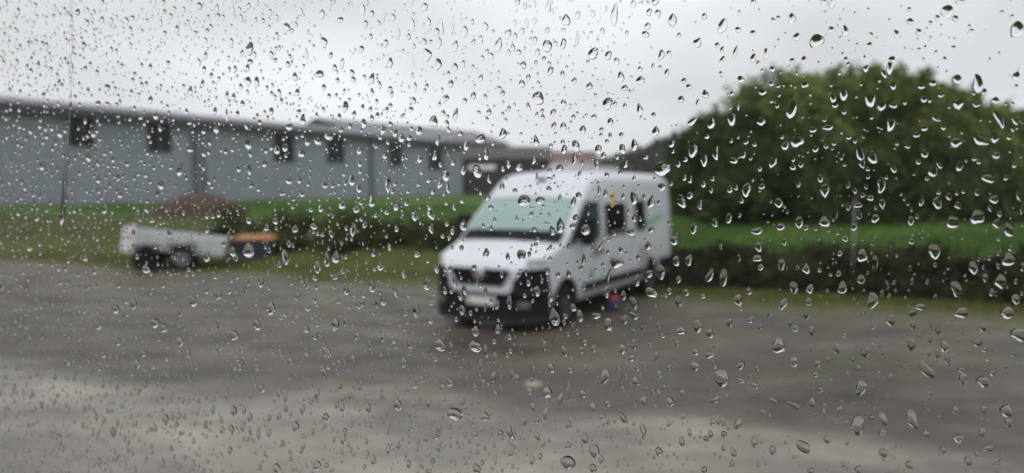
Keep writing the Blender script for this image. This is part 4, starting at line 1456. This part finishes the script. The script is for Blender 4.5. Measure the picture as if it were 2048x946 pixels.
# the 300 that show largest are things of their own, the others one mass
drops.sort(key=lambda d: -d[2] * d[3])
big, small = drops[:300], drops[300:]
byreg = {}
for d in big:
    byreg.setdefault(region(d[0], d[1]), []).append(d)
seed = 0
for reg, ds in byreg.items():
    ds.sort(key=lambda d: d[0])
    for i, d in enumerate(ds):
        px, py, ww, hh, tl, shp = d
        seed += 1
        u, z = pane_uv(px, py)
        a, b = drop_size(px, py, ww, hh)
        vs, fs, sm = drop_geometry(a, b, R(tl), shp, seed, 24, 8)
        me = bpy.data.meshes.new('raindrop')
        me.from_pydata([(p[0], p[2], p[1]) for p in vs], [], fs)
        me.polygons.foreach_set('use_smooth', sm)
        me.update()
        o = link('raindrop', me, M['water'])
        o.location = PO + PU * u + Vector((0, 0, z)) + PN * .0003
        o.rotation_euler = (0, 0, ROT)
        look = 'long' if hh > 2.2 * ww else ('slanted' if abs(tl) > 18 else ('round' if hh < 1.25 * ww else 'oval'))
        size = 'large' if ww * hh > 420 else 'small'
        where = 'only larger one over' if len(ds) == 1 else (ORD[i] if i < len(ORD) else str(i + 1) + 'th') + ' from left of larger ones over'
        tag(o, f'{size} {look} raindrop, {where} {reg}', 'raindrop', 'larger raindrops on the window')

# fine drops: the rest of those read off the photo and a random sprinkle over the whole pane
cells = {}
for px, py, ww, hh, *_ in drops:
    u, z = pane_uv(px, py)
    a, b = drop_size(px, py, ww, hh)
    cells.setdefault((int(u // .02), int(z // .02)), []).append((u, z, a, b))


def free(u, z, r, gap=.0002):
    ci, cj = int(u // .02), int(z // .02)
    for i in (-1, 0, 1):
        for j in (-1, 0, 1):
            for (a, b, c, d) in cells.get((ci + i, cj + j), ()):
                if ((u - a) / (c + r + gap)) ** 2 + ((z - b) / (d + r + gap)) ** 2 < 1:
                    return False
    return True


V, Fc, S = [], [], []


def put(vs, fs, sm):
    o = len(V)
    V.extend(vs)
    Fc.extend(tuple(k + o for k in f) for f in fs)
    S.extend(sm)


for d in small:
    px, py, ww, hh, tl, shp = d
    seed += 1
    u, z = pane_uv(px, py)
    a, b = drop_size(px, py, ww, hh)
    vs, fs, sm = drop_geometry(a, b, R(tl), shp, seed, 16, 6)
    put(to_pane(vs, u, z), fs, sm)
ul, _ = pane_uv(0, 473)
ur, _ = pane_uv(2048, 473)
_, zl = pane_uv(0, 946)
_, zu = pane_uv(0, 0)
n_try = 0
placed = 0
while placed < 10800 and n_try < 220000:
    n_try += 1
    if placed < 7900:
        u, z = random.uniform(ul - .01, ur + .01), random.uniform(zl - .01, zu + .01)
    else:
        u, z = random.uniform(PU0 + .01, PU1 - .01), random.uniform(PZ0 + .01, PZ1 - .01)
        if ul - .01 < u < ur + .01 and zl - .01 < z < zu + .01:
            continue
    tleft = min(1, max(0, (ur - u) / (ur - ul)))
    dens = .26 + .80 * tleft + .75 * mnoise.noise((u * 16, z * 12, 0)) + .45 * mnoise.noise((u * 55, z * 45, 3))
    if random.random() > dens:
        continue
    inside = ul - .01 < u < ur + .01 and zl - .01 < z < zu + .01
    r0 = min(.0022 if not inside else .0014, .00034 + .00012 * tleft + random.expovariate(1 / (.00026 + .0002 * tleft)))
    if random.random() < .38 - .2 * tleft:
        r0 = random.uniform(.00018, .0004) * (1 + .5 * tleft)
    if not free(u, z, r0):
        continue
    asp = random.uniform(.95, 1.7)
    seed += 1
    ns, nr = (10, 4) if r0 < .0008 else (14, 5)
    vs, fs, sm = drop_geometry(r0, r0 * asp, random.gauss(0, .2), random.choice('eeetu'), seed, ns, nr)
    put(to_pane(vs, u, z), fs, sm)
    cells.setdefault((int(u // .02), int(z // .02)), []).append((u, z, r0, r0 * asp))
    placed += 1
for k in range(46):                             # beads left behind by drops that have run down
    u = random.uniform(ul, ur)
    z = random.uniform(zl + .02, zu)
    drift = random.gauss(-.12, .18)
    for j in range(random.randint(4, 11)):
        r0 = random.uniform(.0002, .00062)
        if free(u, z, r0, .00005):
            seed += 1
            asp = random.uniform(1.0, 2.0)
            vs, fs, sm = drop_geometry(r0, r0 * asp, random.gauss(0, .2), random.choice('etu'), seed, 10, 4)
            put(to_pane(vs, u, z), fs, sm)
            cells.setdefault((int(u // .02), int(z // .02)), []).append((u, z, r0, r0 * asp))
        dz = random.uniform(.0013, .0034)
        z -= dz
        u += -drift * dz + random.gauss(0, .00022)
me = bpy.data.meshes.new('fine_rain')
me.from_pydata(V, [], Fc)
me.polygons.foreach_set('use_smooth', S)
me.update()
o = link('fine_rain', me, M['water'])
o.location = PO
o.rotation_euler = (0, 0, ROT)
tag(o, 'countless fine rain spots sprinkled over the window pane', 'rain', kind='stuff')

# the trickle at the left
path = [(143, -30), (144, 5), (147, 42), (145, 75), (146, 100), (143, 120), (147, 134), (143, 150), (145, 200), (143, 232), (139, 290), (134, 345), (130, 400), (127, 445)]
wpx = [4, 4, 4.4, 4, 5, 4, 7.5, 4.5, 4.2, 4.6, 5.5, 7, 8.5, 10]
mb = MB()
rws = []
pp = []
for i in range(len(path) - 1):
    for k in range(5):
        t = k / 5
        pp.append((path[i][0] + (path[i + 1][0] - path[i][0]) * t + random.gauss(0, .35), path[i][1] + (path[i + 1][1] - path[i][1]) * t, wpx[i] + (wpx[i + 1] - wpx[i]) * t + random.gauss(0, .5)))
pp.append((127, 452, 3))
for px, py, ww in pp:
    u, z = pane_uv(px, py)
    a, _ = drop_size(px, py, max(1.5, ww), 4)
    rws.append([(u + a * math.cos(t), .0003 + a * .55 * math.sin(t), z) for t in [math.pi * k / 8 for k in range(9)]])
mb.grid(rws)
nn = len(rws)
for i in range(nn - 1):
    mb.f.append((i * 9, (i + 1) * 9, (i + 1) * 9 + 8, i * 9 + 8))
    mb.s.append(False)
mb.f += [tuple(range(9)), tuple((nn - 1) * 9 + k for k in reversed(range(9)))]
mb.s += [False, False]
o = mb.build('water_trickle', M['water'])
o.location = PO
o.rotation_euler = (0, 0, ROT)
tag(o, 'thin vertical trickle of water running down the window at far left', 'trickle')
bm = bmesh.new()
bm.from_mesh(o.data)
bmesh.ops.recalc_face_normals(bm, faces=bm.faces)
bm.to_mesh(o.data)
bm.free()

# yellow smear on the glass over the van's flank
sm_m = bpy.data.materials.new('yellow_smear')
sm_m.use_nodes = True
nt = sm_m.node_tree
p = nt.nodes['Principled BSDF']
p.inputs['Base Color'].default_value = (.8, .52, .12, 1)
p.inputs['Roughness'].default_value = .4
tr_n = nd(nt, 'ShaderNodeBsdfTranslucent')
nzz = nd(nt, 'ShaderNodeTexNoise', Scale=700.0)
tcc = nd(nt, 'ShaderNodeTexCoord')
nt.links.new(tcc.outputs['Object'], nzz.inputs['Vector'])
rmp = nd(nt, 'ShaderNodeValToRGB')
rmp.color_ramp.elements[0].color = (1, .80, .36, 1)
rmp.color_ramp.elements[1].color = (1, .93, .66, 1)
nt.links.new(nzz.outputs[0], rmp.inputs[0])
nt.links.new(rmp.outputs[0], tr_n.inputs['Color'])
mxs = nd(nt, 'ShaderNodeMixShader')
mxs.inputs[0].default_value = .8
nt.links.new(p.outputs[0], mxs.inputs[1])
nt.links.new(tr_n.outputs[0], mxs.inputs[2])
tpn = nd(nt, 'ShaderNodeBsdfTransparent')
tpn.inputs[0].default_value = (1, .92, .62, 1)
mxt = nd(nt, 'ShaderNodeMixShader')
mxt.inputs[0].default_value = .45
nt.links.new(mxs.outputs[0], mxt.inputs[1])
nt.links.new(tpn.outputs[0], mxt.inputs[2])
nt.links.new(mxt.outputs[0], nt.nodes['Material Output'].inputs['Surface'])
u, z = pane_uv(1227, 397)
a, b = drop_size(1227, 397, 9.5, 39)
vs, fs, sm = drop_geometry(a, b, R(6), 'u', 4, 20, 6, .5)
me = bpy.data.meshes.new('yellow_smear')
me.from_pydata([(q[0], q[2], q[1]) for q in vs], [], fs)
me.polygons.foreach_set('use_smooth', sm)
o = link('yellow_smear', me, sm_m)
o.location = PO + PU * u + Vector((0, 0, z)) + PN * .0003
o.rotation_euler = (0, 0, ROT)
tag(o, 'narrow yellow smear stuck on the glass over the van\'s side window', 'smear')

# hairline scratches in the acrylic
scr_m = mat('scratch_haze', (.5, .5, .5), .6, vary=.1)
mb = MB()
for i in range(70):
    near = random.random() < .6
    cx, cy_ = (random.gauss(960, 60), random.gauss(340, 60)) if near else (random.uniform(0, 2048), random.uniform(0, 946))
    u0, z0 = pane_uv(cx, cy_)
    L = random.uniform(.006, .022)
    ang = random.gauss(-.35, .5) if random.random() < .7 else random.uniform(0, 3.14)
    cv = random.uniform(-20, 20)
    top, bot = [], []
    for k in range(7):
        t = (k / 6 - .5) * L
        x, y = t, cv * t * t
        X, Z = x * math.cos(ang) - y * math.sin(ang), x * math.sin(ang) + y * math.cos(ang)
        top.append((u0 + X, .0001, z0 + Z + .000018))
        bot.append((u0 + X, .0001, z0 + Z - .000018))
    mb.grid([top, bot], smooth=False)
tag(mb.build('scratch_marks', scr_m, win), kind='stuff')

# ------------------------------------------------------------------ damp air
hz = bpy.data.materials.new('damp_air')
hz.use_nodes = True
nt = hz.node_tree
nt.nodes.remove(nt.nodes['Principled BSDF'])
pv = nd(nt, 'ShaderNodeVolumePrincipled')
pv.inputs['Color'].default_value = (.93, .95, .97, 1)
pv.inputs['Density'].default_value = .0005
nt.links.new(pv.outputs[0], nt.nodes['Material Output'].inputs['Volume'])
hb = MB().box(-760, 760, -520, 760, -1.6, 24).build('haze', hz)
tag(hb, 'thin damp air over the whole lot', 'haze', kind='stuff')
